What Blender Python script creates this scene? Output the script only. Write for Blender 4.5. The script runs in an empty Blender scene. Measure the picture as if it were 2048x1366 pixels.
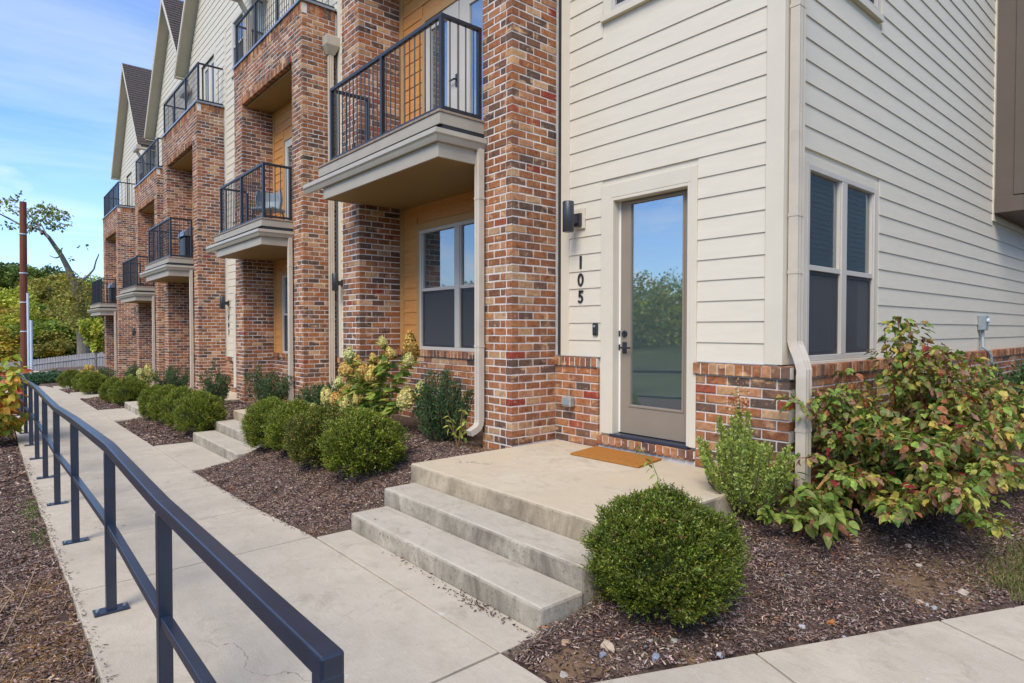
import bpy, math, random
import numpy as np
from mathutils import Matrix, Vector
random.seed(7); RNG = np.random.default_rng(7)
scene = bpy.context.scene
COL = scene.collection
R = math.radians

# ------------------------------------------------------------------ camera
CAM = Vector((4.7385, -4.0370, 1.1823)); FPX = 1238.187
YAW, PIT, ROL = R(49.53497), R(1.17318), R(0.06182)
f0 = Vector((-math.sin(YAW), math.cos(YAW), 0)); r0 = Vector((math.cos(YAW), math.sin(YAW), 0)); u0 = Vector((0, 0, 1))
fw = f0*math.cos(PIT) - u0*math.sin(PIT); up = u0*math.cos(PIT) + f0*math.sin(PIT)
rt = r0*math.cos(ROL) + up*math.sin(ROL); up = up*math.cos(ROL) - r0*math.sin(ROL)
cd = bpy.data.cameras.new('camera'); cam = bpy.data.objects.new('camera', cd); COL.objects.link(cam)
cd.sensor_width = 36; cd.lens = FPX/2048*36; cd.clip_start = 0.02; cd.clip_end = 3000
m = Matrix((rt, up, -fw)).transposed().to_4x4(); m.translation = CAM; cam.matrix_world = m
scene.camera = cam

# ------------------------------------------------------------------ light
SUN_EL, SUN_AZ = R(48), R(152)          # azimuth clockwise from +Y
SKY, SUN = 0.084, 1.5
world = bpy.data.worlds.new('World'); scene.world = world; world.use_nodes = True
nt = world.node_tree; nt.nodes.clear(); N = nt.nodes.new; Lk = nt.links.new
out = N('ShaderNodeOutputWorld'); bg = N('ShaderNodeBackground'); bg.inputs['Strength'].default_value = SKY
sky = N('ShaderNodeTexSky'); sky.sky_type = 'NISHITA'; sky.sun_disc = False
sky.sun_elevation = SUN_EL; sky.sun_rotation = SUN_AZ; sky.altitude = 300; sky.air_density = 1.0; sky.dust_density = 0.6; sky.ozone_density = 1.6
tc = N('ShaderNodeTexCoord'); sep = N('ShaderNodeSeparateXYZ'); Lk(tc.outputs['Generated'], sep.inputs[0])
mz = N('ShaderNodeMath'); mz.operation = 'MAXIMUM'; Lk(sep.outputs['Z'], mz.inputs[0]); mz.inputs[1].default_value = 0.0
az = N('ShaderNodeMath'); az.operation = 'ADD'; Lk(mz.outputs[0], az.inputs[0]); az.inputs[1].default_value = 0.22
dx = N('ShaderNodeMath'); dx.operation = 'DIVIDE'; Lk(sep.outputs['X'], dx.inputs[0]); Lk(az.outputs[0], dx.inputs[1])
dy = N('ShaderNodeMath'); dy.operation = 'DIVIDE'; Lk(sep.outputs['Y'], dy.inputs[0]); Lk(az.outputs[0], dy.inputs[1])
cmb = N('ShaderNodeCombineXYZ'); Lk(dx.outputs[0], cmb.inputs[0]); Lk(dy.outputs[0], cmb.inputs[1]); cmb.inputs[2].default_value = 6.6
n1 = N('ShaderNodeTexNoise'); n1.inputs['Scale'].default_value = 1.15; n1.inputs['Detail'].default_value = 9; n1.inputs['Roughness'].default_value = 0.6; n1.inputs['Distortion'].default_value = 0.25
Lk(cmb.outputs[0], n1.inputs['Vector'])
ramp = N('ShaderNodeValToRGB'); ramp.color_ramp.elements[0].position = 0.47; ramp.color_ramp.elements[1].position = 0.82
Lk(n1.outputs['Fac'], ramp.inputs[0])
hz_ = N('ShaderNodeMapRange'); Lk(sep.outputs['Z'], hz_.inputs[0]); hz_.inputs[1].default_value = 0.0; hz_.inputs[2].default_value = 0.30; hz_.inputs[3].default_value = 0.22; hz_.inputs[4].default_value = 0.0
cst = N('ShaderNodeMapping'); cst.inputs['Scale'].default_value = (2.0, 0.55, 1.0); cst.inputs['Rotation'].default_value = (0, 0, R(14)); Lk(cmb.outputs[0], cst.inputs[0])
n2 = N('ShaderNodeTexNoise'); n2.inputs['Scale'].default_value = 1.0; n2.inputs['Detail'].default_value = 7; n2.inputs['Roughness'].default_value = 0.55; n2.inputs['Distortion'].default_value = 0.4; Lk(cst.outputs[0], n2.inputs['Vector'])
cir = N('ShaderNodeMapRange'); cir.inputs[1].default_value = 0.44; cir.inputs[2].default_value = 0.80; cir.inputs[4].default_value = 0.42; Lk(n2.outputs['Fac'], cir.inputs[0])
cmx = N('ShaderNodeMath'); cmx.operation = 'MAXIMUM'; Lk(ramp.outputs[0], cmx.inputs[0]); Lk(cir.outputs[0], cmx.inputs[1])
mx = N('ShaderNodeMath'); mx.operation = 'MAXIMUM'; Lk(cmx.outputs[0], mx.inputs[0]); Lk(hz_.outputs[0], mx.inputs[1])
tint = N('ShaderNodeMix'); tint.data_type = 'RGBA'; tint.blend_type = 'MULTIPLY'; tint.inputs['Factor'].default_value = 1.0
Lk(sky.outputs[0], tint.inputs[6]); tint.inputs[7].default_value = (0.70, 1.0, 1.42, 1)
mixc = N('ShaderNodeMix'); mixc.data_type = 'RGBA'; Lk(mx.outputs[0], mixc.inputs['Factor']); Lk(tint.outputs[2], mixc.inputs[6]); mixc.inputs[7].default_value = (7.5, 7.3, 6.95, 1)
Lk(mixc.outputs[2], bg.inputs['Color']); Lk(bg.outputs[0], out.inputs[0])
sd = bpy.data.lights.new('sun', 'SUN'); sd.energy = SUN; sd.angle = R(30); sd.color = (1.0, 0.905, 0.745)
sun = bpy.data.objects.new('sun', sd); COL.objects.link(sun)
sv = Vector((math.sin(SUN_AZ)*math.cos(SUN_EL), math.cos(SUN_AZ)*math.cos(SUN_EL), math.sin(SUN_EL)))
sun.rotation_euler = sv.to_track_quat('Z', 'Y').to_euler()
vs = scene.view_settings; vs.view_transform = 'Standard'; vs.look = 'None'; vs.gamma = 1.0; vs.use_curve_mapping = False; vs.exposure = 1.26
scene.cycles.max_bounces = 7; scene.cycles.diffuse_bounces = 4; scene.cycles.transparent_max_bounces = 12; scene.cycles.use_denoising = True

# ------------------------------------------------------------------ materials
MATS = {}
def _new(name):
    mt = bpy.data.materials.new(name); mt.use_nodes = True
    return mt, mt.node_tree, mt.node_tree.nodes['Principled BSDF']
def noise(t, scale, detail=4, rough=0.55, vec=None, dist=0.0):
    n = t.nodes.new('ShaderNodeTexNoise'); n.inputs['Scale'].default_value = scale; n.inputs['Detail'].default_value = detail
    n.inputs['Roughness'].default_value = rough; n.inputs['Distortion'].default_value = dist
    if vec is not None: t.links.new(vec, n.inputs['Vector'])
    return n.outputs['Fac']
def ramp_(t, fac, a, b):
    r = t.nodes.new('ShaderNodeMapRange'); r.inputs[1].default_value = a; r.inputs[2].default_value = b; t.links.new(fac, r.inputs[0]); return r.outputs[0]
def mixrgb(t, fac, a, b, mode='MIX'):
    mnode = t.nodes.new('ShaderNodeMix'); mnode.data_type = 'RGBA'; mnode.blend_type = mode
    for sock, v in ((mnode.inputs['Factor'], fac), (mnode.inputs[6], a), (mnode.inputs[7], b)):
        if isinstance(v, (int, float)): sock.default_value = v
        elif isinstance(v, tuple): sock.default_value = (*v, 1)
        else: t.links.new(v, sock)
    return mnode.outputs[2]
def pos(t):
    return t.nodes.new('ShaderNodeNewGeometry').outputs['Position']
def scalev(t, v, s):
    mp = t.nodes.new('ShaderNodeMapping'); mp.inputs['Scale'].default_value = s; t.links.new(v, mp.inputs['Vector']); return mp.outputs[0]
def bump(t, b, h, strength, dist=0.01):
    bn = t.nodes.new('ShaderNodeBump'); bn.inputs['Strength'].default_value = strength; bn.inputs['Distance'].default_value = dist
    t.links.new(h, bn.inputs['Height']); t.links.new(bn.outputs[0], b.inputs['Normal'])
def mat(name, col, rough=0.6, var=0.12, scale=6.0, spec=0.3, metal=0.0, bmp=0.0, bscale=60.0, stretch=None, dirt=0.0):
    if name in MATS: return MATS[name]
    mt, t, b = _new(name); v = pos(t)
    if stretch: v = scalev(t, v, stretch)
    nz = noise(t, scale, 5, 0.6, v)
    lo = tuple(c*(1-var) for c in col); hi = tuple(min(1, c*(1+var)) for c in col)
    c = mixrgb(t, ramp_(t, nz, 0.3, 0.7), lo, hi)
    if dirt:
        d = noise(t, scale*0.37, 6, 0.7, v, 0.4)
        c = mixrgb(t, ramp_(t, d, 0.58, 0.8), c, tuple(x*(1-dirt) for x in col))
    t.links.new(c, b.inputs['Base Color'])
    rr = t.nodes.new('ShaderNodeMapRange'); rr.inputs[3].default_value = rough*0.88; rr.inputs[4].default_value = min(1, rough*1.12); t.links.new(nz, rr.inputs[0]); t.links.new(rr.outputs[0], b.inputs['Roughness'])
    b.inputs['Specular IOR Level'].default_value = spec; b.inputs['Metallic'].default_value = metal
    if bmp: bump(t, b, noise(t, bscale, 4, 0.6, v), bmp)
    MATS[name] = mt; return mt
def colattr(t):
    a = t.nodes.new('ShaderNodeAttribute'); a.attribute_name = 'Col'; return a.outputs['Color']

# brick: one colour per brick (attribute), mottled by the kiln
mt, t, b = _new('brick_clay'); v = pos(t); c = colattr(t)
c = mixrgb(t, ramp_(t, noise(t, 26, 5, 0.65, v), 0.42, 0.68), c, mixrgb(t, 1.0, c, (0.62, 0.56, 0.56), 'MULTIPLY'))
c = mixrgb(t, ramp_(t, noise(t, 13, 3, 0.5, v), 0.58, 0.74), c, (0.50, 0.31, 0.17))
c = mixrgb(t, ramp_(t, noise(t, 8.5, 4, 0.6, v, 0.5), 0.56, 0.70), c, mixrgb(t, 1.0, c, (0.50, 0.51, 0.56), 'MULTIPLY'))
c = mixrgb(t, ramp_(t, noise(t, 5.5, 3, 0.5, scalev(t, v, (1, 1, 2.2))), 0.60, 0.72), c, (0.58, 0.36, 0.20))
c = mixrgb(t, ramp_(t, noise(t, 3.0, 7, 0.8, v), 0.62, 0.78), c, (0.58, 0.50, 0.44))
c = mixrgb(t, ramp_(t, noise(t, 230, 2, 0.5, v), 0.66, 0.8), c, (0.06, 0.04, 0.035))
bt = noise(t, 0.9, 3, 0.5, v)
c = mixrgb(t, ramp_(t, bt, 0.35, 0.65), mixrgb(t, 1.0, c, (0.84, 0.80, 0.78), 'MULTIPLY'), mixrgb(t, 1.0, c, (1.15, 1.05, 0.93), 'MULTIPLY'))
t.links.new(c, b.inputs['Base Color']); b.inputs['Roughness'].default_value = 0.82; b.inputs['Specular IOR Level'].default_value = 0.25
bump(t, b, noise(t, 170, 5, 0.7, v), 0.55, 0.006); MATS['brick'] = mt
M_BRICK = mt
# leaf: attribute colour, some light passes through
def leafmat(name, trans=0.3, rough=0.5, spec=0.35):
    mt, t, b = _new(name); c = colattr(t)
    c2 = mixrgb(t, ramp_(t, noise(t, 60, 3, 0.6, pos(t)), 0.35, 0.7), mixrgb(t, 1.0, c, (0.8, 0.78, 0.75), 'MULTIPLY'), c)
    t.links.new(c2, b.inputs['Base Color']); b.inputs['Roughness'].default_value = rough; b.inputs['Specular IOR Level'].default_value = spec
    tr = t.nodes.new('ShaderNodeBsdfTranslucent'); t.links.new(mixrgb(t, 1.0, c2, (1.1, 1.15, 0.6), 'MULTIPLY'), tr.inputs['Color'])
    ms = t.nodes.new('ShaderNodeMixShader'); ms.inputs[0].default_value = trans
    o = [n for n in t.nodes if n.type == 'OUTPUT_MATERIAL'][0]
    t.links.new(b.outputs[0], ms.inputs[1]); t.links.new(tr.outputs[0], ms.inputs[2]); t.links.new(ms.outputs[0], o.inputs[0])
    MATS[name] = mt; return mt
M_LEAF = leafmat('leaf'); M_BOX = leafmat('boxwood_leaf', 0.22, 0.38, 0.45)
M_FLOWER = leafmat('flower_petal', 0.15, 0.75, 0.15)
def attrmat(name, rough=0.85, spec=0.2, nscale=120):
    mt, t, b = _new(name); c = colattr(t)
    c = mixrgb(t, ramp_(t, noise(t, nscale, 3, 0.6, pos(t)), 0.3, 0.7), mixrgb(t, 1.0, c, (0.75, 0.73, 0.72), 'MULTIPLY'), c)
    t.links.new(c, b.inputs['Base Color']); b.inputs['Roughness'].default_value = rough; b.inputs['Specular IOR Level'].default_value = spec
    MATS[name] = mt; return mt
M_CHIP = attrmat('mulch_chip'); M_ROCK = attrmat('pebble_stone', 0.8, 0.25, 40); M_BARK_A = attrmat('twig_bark', 0.8, 0.25, 50)

M_MORTAR = mat('mortar', (0.66, 0.61, 0.55), 0.9, 0.15, 9, bmp=0.5, bscale=180, dirt=0.15)
M_SIDING = mat('cream_siding', (0.655, 0.585, 0.458), 0.55, 0.035, 3, spec=0.3, bmp=0.06, bscale=40, stretch=(1, 1, 6), dirt=0.05)
M_TRIM = mat('cream_trim', (0.635, 0.565, 0.44), 0.5, 0.03, 4, dirt=0.06)
M_OCHRE = mat('ochre_siding', (0.56, 0.25, 0.075), 0.5, 0.12, 5, stretch=(1, 1, 8), bmp=0.05, bscale=40)
M_OCHRET = mat('ochre_trim', (0.46, 0.25, 0.09), 0.5, 0.08, 5)
M_TAUPE = mat('taupe_panel', (0.12, 0.093, 0.073), 0.55, 0.06, 3)
M_DOOR = mat('taupe_door', (0.26, 0.21, 0.155), 0.45, 0.04, 4)
M_WFRAME = mat('window_vinyl', (0.52, 0.47, 0.40), 0.45, 0.03, 4)
M_GUTTER = mat('gutter_tan', (0.44, 0.385, 0.30), 0.38, 0.06, 6, spec=0.45, dirt=0.12)
M_SPOUT = mat('downspout_cream', (0.53, 0.455, 0.355), 0.4, 0.07, 5, spec=0.4, dirt=0.22)
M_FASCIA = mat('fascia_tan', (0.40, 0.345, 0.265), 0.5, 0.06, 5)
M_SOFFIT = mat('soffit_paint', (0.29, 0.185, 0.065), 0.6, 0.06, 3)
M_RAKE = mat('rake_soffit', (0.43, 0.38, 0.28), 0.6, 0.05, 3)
M_BLACK = mat('black_metal', (0.022, 0.025, 0.032), 0.38, 0.15, 12, spec=0.5)
M_NAVY = mat('navy_painted_steel', (0.017, 0.025, 0.045), 0.3, 0.2, 9, spec=0.65, dirt=0.3, bmp=0.05, bscale=90)
M_BRONZE = mat('dark_bronze', (0.035, 0.037, 0.043), 0.4, 0.1, 20, spec=0.5)
M_FLASH = mat('flashing_metal', (0.34, 0.38, 0.44), 0.3, 0.06, 8, metal=0.7)
M_GREYM = mat('grey_steel', (0.24, 0.28, 0.30), 0.45, 0.08, 20, spec=0.5)
M_GALV = mat('weathered_steel_box', (0.42, 0.41, 0.38), 0.5, 0.15, 30, metal=0.5, dirt=0.3)
M_DARKBAND = mat('dark_band', (0.035, 0.037, 0.042), 0.5, 0.1, 10)
M_WHITE = mat('white_weatherstrip', (0.75, 0.74, 0.72), 0.5, 0.03, 10)
M_DECK = mat('deck_edge_stone', (0.30, 0.22, 0.16), 0.7, 0.3, 25, bmp=0.3)
M_ROOF = mat('roof_shingle', (0.085, 0.068, 0.06), 0.9, 0.35, 14, bmp=0.4, bscale=50)
M_ROOM = mat('room_paint', (0.66, 0.72, 0.70), 0.8, 0.04, 2)
M_ROOMD = mat('room_floor', (0.14, 0.10, 0.07), 0.5, 0.15, 5)
M_BLIND = mat('white_blind', (0.70, 0.72, 0.72), 0.7, 0.04, 6)
M_MAT = mat('coir', (0.48, 0.20, 0.047), 0.95, 0.22, 60, spec=0.05, bmp=0.9, bscale=420)
M_RUST = mat('rusty_pole_wood', (0.17, 0.052, 0.03), 0.8, 0.25, 5, stretch=(1, 1, 0.15), bmp=0.4, bscale=30)
M_CONDUIT = mat('pale_conduit', (0.60, 0.66, 0.70), 0.4, 0.04, 5)
M_FENCE = mat('weathered_cedar', (0.34, 0.315, 0.30), 0.85, 0.3, 3, stretch=(6, 6, 0.6), bmp=0.3, bscale=30)
M_BARK = mat('grey_bark', (0.20, 0.165, 0.13), 0.9, 0.35, 4, stretch=(1, 1, 0.3), bmp=0.8, bscale=14)
M_STEM = mat('red_twig', (0.20, 0.055, 0.035), 0.6, 0.25, 20)
M_STEMT = mat('tan_twig', (0.36, 0.22, 0.10), 0.7, 0.25, 20)
M_STEMG = mat('green_twig', (0.16, 0.13, 0.06), 0.7, 0.2, 20)

def concrete(name, base, stain, tint=None, risers=False, seed=0.0):
    mt, t, b = _new(name); v = pos(t)
    c = mixrgb(t, ramp_(t, noise(t, 1.3, 7, 0.7, v), 0.3, 0.72), tuple(x*0.80 for x in base), tuple(x*1.07 for x in base))
    c = mixrgb(t, ramp_(t, noise(t, 5.5, 7, 0.72, scalev(t, v, (1, 1.6, 1)), 0.8), 0.50, 0.74), c, stain)
    c = mixrgb(t, ramp_(t, noise(t, 1.9, 8, 0.78, v, 1.5), 0.55, 0.72), c, tuple(x*0.82 for x in stain))
    c = mixrgb(t, ramp_(t, noise(t, 24, 5, 0.7, v), 0.55, 0.75), c, tuple(x*0.88 for x in base))
    if tint: c = mixrgb(t, ramp_(t, noise(t, 0.9, 5, 0.65, v, 0.5), 0.40, 0.66), c, tint)
    c = mixrgb(t, ramp_(t, noise(t, 4.2, 9, 0.82, v, 1.0), 0.62, 0.70), c, (0.70, 0.68, 0.66))
    c = mixrgb(t, ramp_(t, noise(t, 150, 3, 0.6, v), 0.66, 0.82), c, tuple(x*0.6 for x in base))
    br_ = noise(t, 9, 5, 0.8, scalev(t, v, (1.2, 34, 1)), 0.0)     # broom marks across the walk
    c = mixrgb(t, ramp_(t, br_, 0.42, 0.66), c, mixrgb(t, 1.0, c, (0.90, 0.89, 0.88), 'MULTIPLY'))
    c = mixrgb(t, ramp_(t, noise(t, 320, 2, 0.5, v), 0.58, 0.72), c, mixrgb(t, 1.0, c, (0.78, 0.76, 0.73), 'MULTIPLY'))
    cr = t.nodes.new('ShaderNodeTexVoronoi'); cr.feature = 'DISTANCE_TO_EDGE'; cr.inputs['Scale'].default_value = 0.55
    wv = t.nodes.new('ShaderNodeVectorMath'); wv.operation = 'ADD'; t.links.new(v, wv.inputs[0]); nn_ = t.nodes.new('ShaderNodeTexNoise'); nn_.inputs['Scale'].default_value = 2.2; nn_.inputs['Detail'].default_value = 7; t.links.new(v, nn_.inputs['Vector']); t.links.new(nn_.outputs['Color'], wv.inputs[1]); t.links.new(wv.outputs[0], cr.inputs['Vector'])
    gate = ramp_(t, noise(t, 0.8, 2, 0.5, v), 0.56, 0.60)
    lin = ramp_(t, cr.outputs['Distance'], 0.0025, 0.0008); mg = t.nodes.new('ShaderNodeMath'); mg.operation = 'MULTIPLY'; t.links.new(lin, mg.inputs[0]); t.links.new(gate, mg.inputs[1])
    c = mixrgb(t, mg.outputs[0], c, tuple(x*0.45 for x in stain))
    if risers:      # streaks that ran down the formed faces
        g = t.nodes.new('ShaderNodeNewGeometry'); sx = t.nodes.new('ShaderNodeSeparateXYZ'); t.links.new(g.outputs['True Normal'], sx.inputs[0])
        ab = t.nodes.new('ShaderNodeMath'); ab.operation = 'ABSOLUTE'; t.links.new(sx.outputs['Z'], ab.inputs[0])
        side = ramp_(t, ab.outputs[0], 0.7, 0.3)
        st = ramp_(t, noise(t, 2.6, 7, 0.72, scalev(t, v, (1, 1, 0.5)), 0.8), 0.36, 0.66)
        mm = t.nodes.new('ShaderNodeMath'); mm.operation = 'MULTIPLY'; t.links.new(side, mm.inputs[0]); t.links.new(st, mm.inputs[1])
        c = mixrgb(t, mm.outputs[0], c, tuple(x*0.45 for x in stain))
        pit = ramp_(t, noise(t, 30, 6, 0.8, v), 0.56, 0.64)
        m2 = t.nodes.new('ShaderNodeMath'); m2.operation = 'MULTIPLY'; t.links.new(side, m2.inputs[0]); t.links.new(pit, m2.inputs[1])
        c = mixrgb(t, m2.outputs[0], c, tuple(x*0.42 for x in stain))
    t.links.new(c, b.inputs['Base Color']); b.inputs['Roughness'].default_value = 0.85; b.inputs['Specular IOR Level'].default_value = 0.2
    bump(t, b, noise(t, 60, 8, 0.8, v), 0.5 if not risers else 0.8, 0.008); MATS[name] = mt; return mt
M_WALK = concrete('walk_concrete', (0.57, 0.492, 0.378), (0.47, 0.395, 0.295))
M_STEP = concrete('step_concrete', (0.565, 0.495, 0.385), (0.41, 0.355, 0.27), risers=True)
M_LAND = concrete('landing_concrete', (0.64, 0.535, 0.38), (0.45, 0.365, 0.25), (0.60, 0.48, 0.325), risers=True)

# glass: mirror-like at grazing angles, otherwise a look into the room
def glass(name, tintc, base=0.16, room_glow=0.0):
    mt, t, b = _new(name); t.nodes.remove(b)
    o = [n for n in t.nodes if n.type == 'OUTPUT_MATERIAL'][0]
    tr = t.nodes.new('ShaderNodeBsdfTransparent'); tr.inputs['Color'].default_value = (*tintc, 1)
    gl = t.nodes.new('ShaderNodeBsdfGlossy'); gl.inputs['Roughness'].default_value = 0.015; gl.inputs['Color'].default_value = (0.95, 0.98, 1.0, 1)
    lw = t.nodes.new('ShaderNodeLayerWeight'); lw.inputs['Blend'].default_value = 0.45
    mr = t.nodes.new('ShaderNodeMapRange'); mr.inputs[3].default_value = base; mr.inputs[4].default_value = 0.95; t.links.new(lw.outputs['Fresnel'], mr.inputs[0])
    bn = t.nodes.new('ShaderNodeBump'); bn.inputs['Strength'].default_value = 0.03; bn.inputs['Distance'].default_value = 0.02
    t.links.new(noise(t, 1.6, 2, 0.5, pos(t)), bn.inputs['Height']); t.links.new(bn.outputs[0], gl.inputs['Normal'])
    ms = t.nodes.new('ShaderNodeMixShader'); t.links.new(mr.outputs[0], ms.inputs[0]); t.links.new(tr.outputs[0], ms.inputs[1]); t.links.new(gl.outputs[0], ms.inputs[2])
    sh = ms.outputs[0]
    if room_glow:      # pale teal in the pane colour, standing in for the lit room behind
        df = t.nodes.new('ShaderNodeBsdfDiffuse'); df.inputs['Color'].default_value = (0.40, 0.52, 0.52, 1)
        m2 = t.nodes.new('ShaderNodeMixShader'); m2.inputs[0].default_value = room_glow; t.links.new(sh, m2.inputs[1]); t.links.new(df.outputs[0], m2.inputs[2]); sh = m2.outputs[0]
    t.links.new(sh, o.inputs[0]); MATS[name] = mt; return mt
M_GLASS = glass('window_glass', (0.62, 0.72, 0.72), 0.22, 0.05)
M_GLASSD = glass('door_glass', (0.66, 0.80, 0.79), 0.36, 0.08)
def screenmat():
    mt, t, b = _new('insect_screen'); t.nodes.remove(b); o = [n for n in t.nodes if n.type == 'OUTPUT_MATERIAL'][0]
    tr = t.nodes.new('ShaderNodeBsdfTransparent'); d = t.nodes.new('ShaderNodeBsdfDiffuse'); d.inputs['Color'].default_value = (0.10, 0.104, 0.11, 1)
    ms = t.nodes.new('ShaderNodeMixShader'); ms.inputs[0].default_value = 0.6; t.links.new(tr.outputs[0], ms.inputs[1]); t.links.new(d.outputs[0], ms.inputs[2]); t.links.new(ms.outputs[0], o.inputs[0])
    return mt
M_SCREEN = screenmat()

# ground: mulch and bare clay patches
mt, t, b = _new('mulch_ground'); v = pos(t)
c = mixrgb(t, ramp_(t, noise(t, 42, 6, 0.75, v), 0.3, 0.7), (0.065, 0.040, 0.030), (0.22, 0.148, 0.115))
c = mixrgb(t, ramp_(t, noise(t, 160, 3, 0.6, v), 0.60, 0.75), c, (0.22, 0.165, 0.14))
clay = mixrgb(t, ramp_(t, noise(t, 30, 6, 0.7, v), 0.3, 0.7), (0.22, 0.13, 0.07), (0.36, 0.235, 0.135))
ca = colattr(t); sc = t.nodes.new('ShaderNodeSeparateColor'); t.links.new(ca, sc.inputs[0])
ad = t.nodes.new('ShaderNodeMath'); ad.operation = 'MULTIPLY_ADD'; t.links.new(noise(t, 4.5, 7, 0.75, v, 0.6), ad.inputs[0]); ad.inputs[1].default_value = 0.9; t.links.new(sc.outputs[0], ad.inputs[2])
c = mixrgb(t, ramp_(t, ad.outputs[0], 0.80, 1.02), c, clay)
t.links.new(c, b.inputs['Base Color']); b.inputs['Roughness'].default_value = 0.95; b.inputs['Specular IOR Level'].default_value = 0.1
bump(t, b, noise(t, 55, 6, 0.8, v), 0.9, 0.03); M_MULCH = mt
M_FIELD = mat('field_grass', (0.085, 0.095, 0.035), 0.95, 0.4, 0.35, spec=0.1)
M_HILL = mat('hill_floor', (0.06, 0.075, 0.025), 0.95, 0.4, 0.15, spec=0.1)
M_FARHILL = mat('far_hill', (0.13, 0.15, 0.13), 0.95, 0.3, 0.05, spec=0.1)
M_ASPHALT = mat('asphalt', (0.06, 0.06, 0.065), 0.9, 0.2, 20)

# ------------------------------------------------------------------ object helpers
def link(o, parent=None):
    COL.objects.link(o)
    if parent is not None: o.parent = parent
    return o
def tag(o, label=None, cat=None, group=None, kind=None):
    if label: o['label'] = label
    if cat: o['category'] = cat
    if group: o['group'] = group
    if kind: o['kind'] = kind
    return o
def empty(name, loc=(0, 0, 0), rz=0.0, **k):
    o = bpy.data.objects.new(name, None); o.empty_display_size = 0.1; o.location = loc; o.rotation_euler = (0, 0, rz); link(o); return tag(o, **k)
def objof(name, me, parent=None, loc=None, rot=None, scl=None):
    o = bpy.data.objects.new(name, me); link(o, parent)
    if loc is not None: o.location = loc
    if rot is not None: o.rotation_euler = rot
    if scl is not None: o.scale = scl
    return o
def copy_tree(o, parent=None):
    c = o.copy(); COL.objects.link(c)
    if parent is not None: c.parent = parent
    for ch in list(o.children): copy_tree(ch, c)
    return c
class MB:
    def __init__(s): s.v = []; s.f = []; s.m = []; s.c = []; s.cur = 0; s.col = None; s.T = None; s.sm = False
    def add(s, vs, fs):
        k = len(s.v)
        if s.T: vs = [s.T(*p) for p in vs]
        s.v.extend(vs)
        for f in fs: s.f.append(tuple(i+k for i in f)); s.m.append(s.cur); s.c.append(s.col)
        return s
    def box(s, x0, x1, y0, y1, z0, z1):
        return s.add([(x0,y0,z0),(x1,y0,z0),(x1,y1,z0),(x0,y1,z0),(x0,y0,z1),(x1,y0,z1),(x1,y1,z1),(x0,y1,z1)],
                     [(0,3,2,1),(4,5,6,7),(0,1,5,4),(1,2,6,5),(2,3,7,6),(3,0,4,7)])
    def bbox(s, x0, x1, y0, y1, z0, z1, e=0.006):     # box with chamfered edges
        vs = []; 
        for z, k in ((z0, e), (z0+e, 0), (z1-e, 0), (z1, e)):
            a0, a1, b0, b1 = x0+k, x1-k, y0+k, y1-k
            if k: ring = [(a0+0,b0,z),(a1,b0,z),(a1,b0,z),(a1,b1,z),(a1,b1,z),(a0,b1,z),(a0,b1,z),(a0,b0,z)]
            else: ring = [(x0+e,y0,z),(x1-e,y0,z),(x1,y0+e,z),(x1,y1-e,z),(x1-e,y1,z),(x0+e,y1,z),(x0,y1-e,z),(x0,y0+e,z)]
            vs += ring
        fs = []
        for r in range(3):
            for i in range(8):
                j = (i+1) % 8; fs.append((r*8+i, r*8+j, r*8+8+j, r*8+8+i))
        fs.append(tuple(range(7, -1, -1))); fs.append(tuple(range(24, 32)))
        return s.add(vs, fs)
    def prism(s, pts, z0, z1):
        n = len(pts); vs = [(x, y, z0) for x, y in pts]+[(x, y, z1) for x, y in pts]
        fs = [(i, (i+1) % n, n+(i+1) % n, n+i) for i in range(n)] + [tuple(range(n-1, -1, -1)), tuple(range(n, 2*n))]
        return s.add(vs, fs)
    def extr(s, prof, a, b):      # profile in (p,q) extruded along first coord: (u,p,q)
        n = len(prof); vs = [(a, p, q) for p, q in prof]+[(b, p, q) for p, q in prof]
        fs = [(i, (i+1) % n, n+(i+1) % n, n+i) for i in range(n)] + [tuple(range(n-1, -1, -1)), tuple(range(n, 2*n))]
        return s.add(vs, fs)
    def tube(s, pts, rad, n=8, cap=True):
        pts = [Vector(p) for p in pts]; k = len(pts)
        rad = rad if isinstance(rad, (list, tuple)) else [rad]*k
        rings = []; ref = None
        for i, p in enumerate(pts):
            d = (pts[min(i+1, k-1)]-pts[max(i-1, 0)]).normalized()
            if ref is None: ref = d.orthogonal().normalized()
            a = (ref - d*ref.dot(d)); a = a.normalized() if a.length > 1e-5 else d.orthogonal().normalized(); ref = a
            b_ = d.cross(a)
            rings.append([tuple(p + (a*math.cos(2*math.pi*j/n)+b_*math.sin(2*math.pi*j/n))*rad[i]) for j in range(n)])
        vs = [q for r in rings for q in r]; fs = []
        for i in range(k-1):
            for j in range(n): fs.append((i*n+j, i*n+(j+1) % n, (i+1)*n+(j+1) % n, (i+1)*n+j))
        if cap: fs += [tuple(range(n-1, -1, -1)), tuple(range((k-1)*n, k*n))]
        return s.add(vs, fs)
    def rtube(s, pts, w, d, xdir=(1, 0, 0)):    # rectangular pipe along pts, w along xdir
        xd = Vector(xdir); k = len(pts); pts = [Vector(p) for p in pts]; vs = []; fs = []
        for i, p in enumerate(pts):
            t_ = (pts[min(i+1, k-1)]-pts[max(i-1, 0)]).normalized(); o = t_.cross(xd).normalized()
            for a, b_ in ((-1,-1),(-.5,-.82),(0,-1),(.5,-.82),(1,-1),(1,1),(.5,.82),(0,1),(-.5,.82),(-1,1)): vs.append(tuple(p + xd*a*w/2 + o*b_*d/2))
        for i in range(k-1):
            for j in range(10): fs.append((i*10+j, i*10+(j+1) % 10, (i+1)*10+(j+1) % 10, (i+1)*10+j))
        fs += [tuple(range(9, -1, -1)), tuple(range((k-1)*10, k*10))]
        return s.add(vs, fs)
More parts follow.
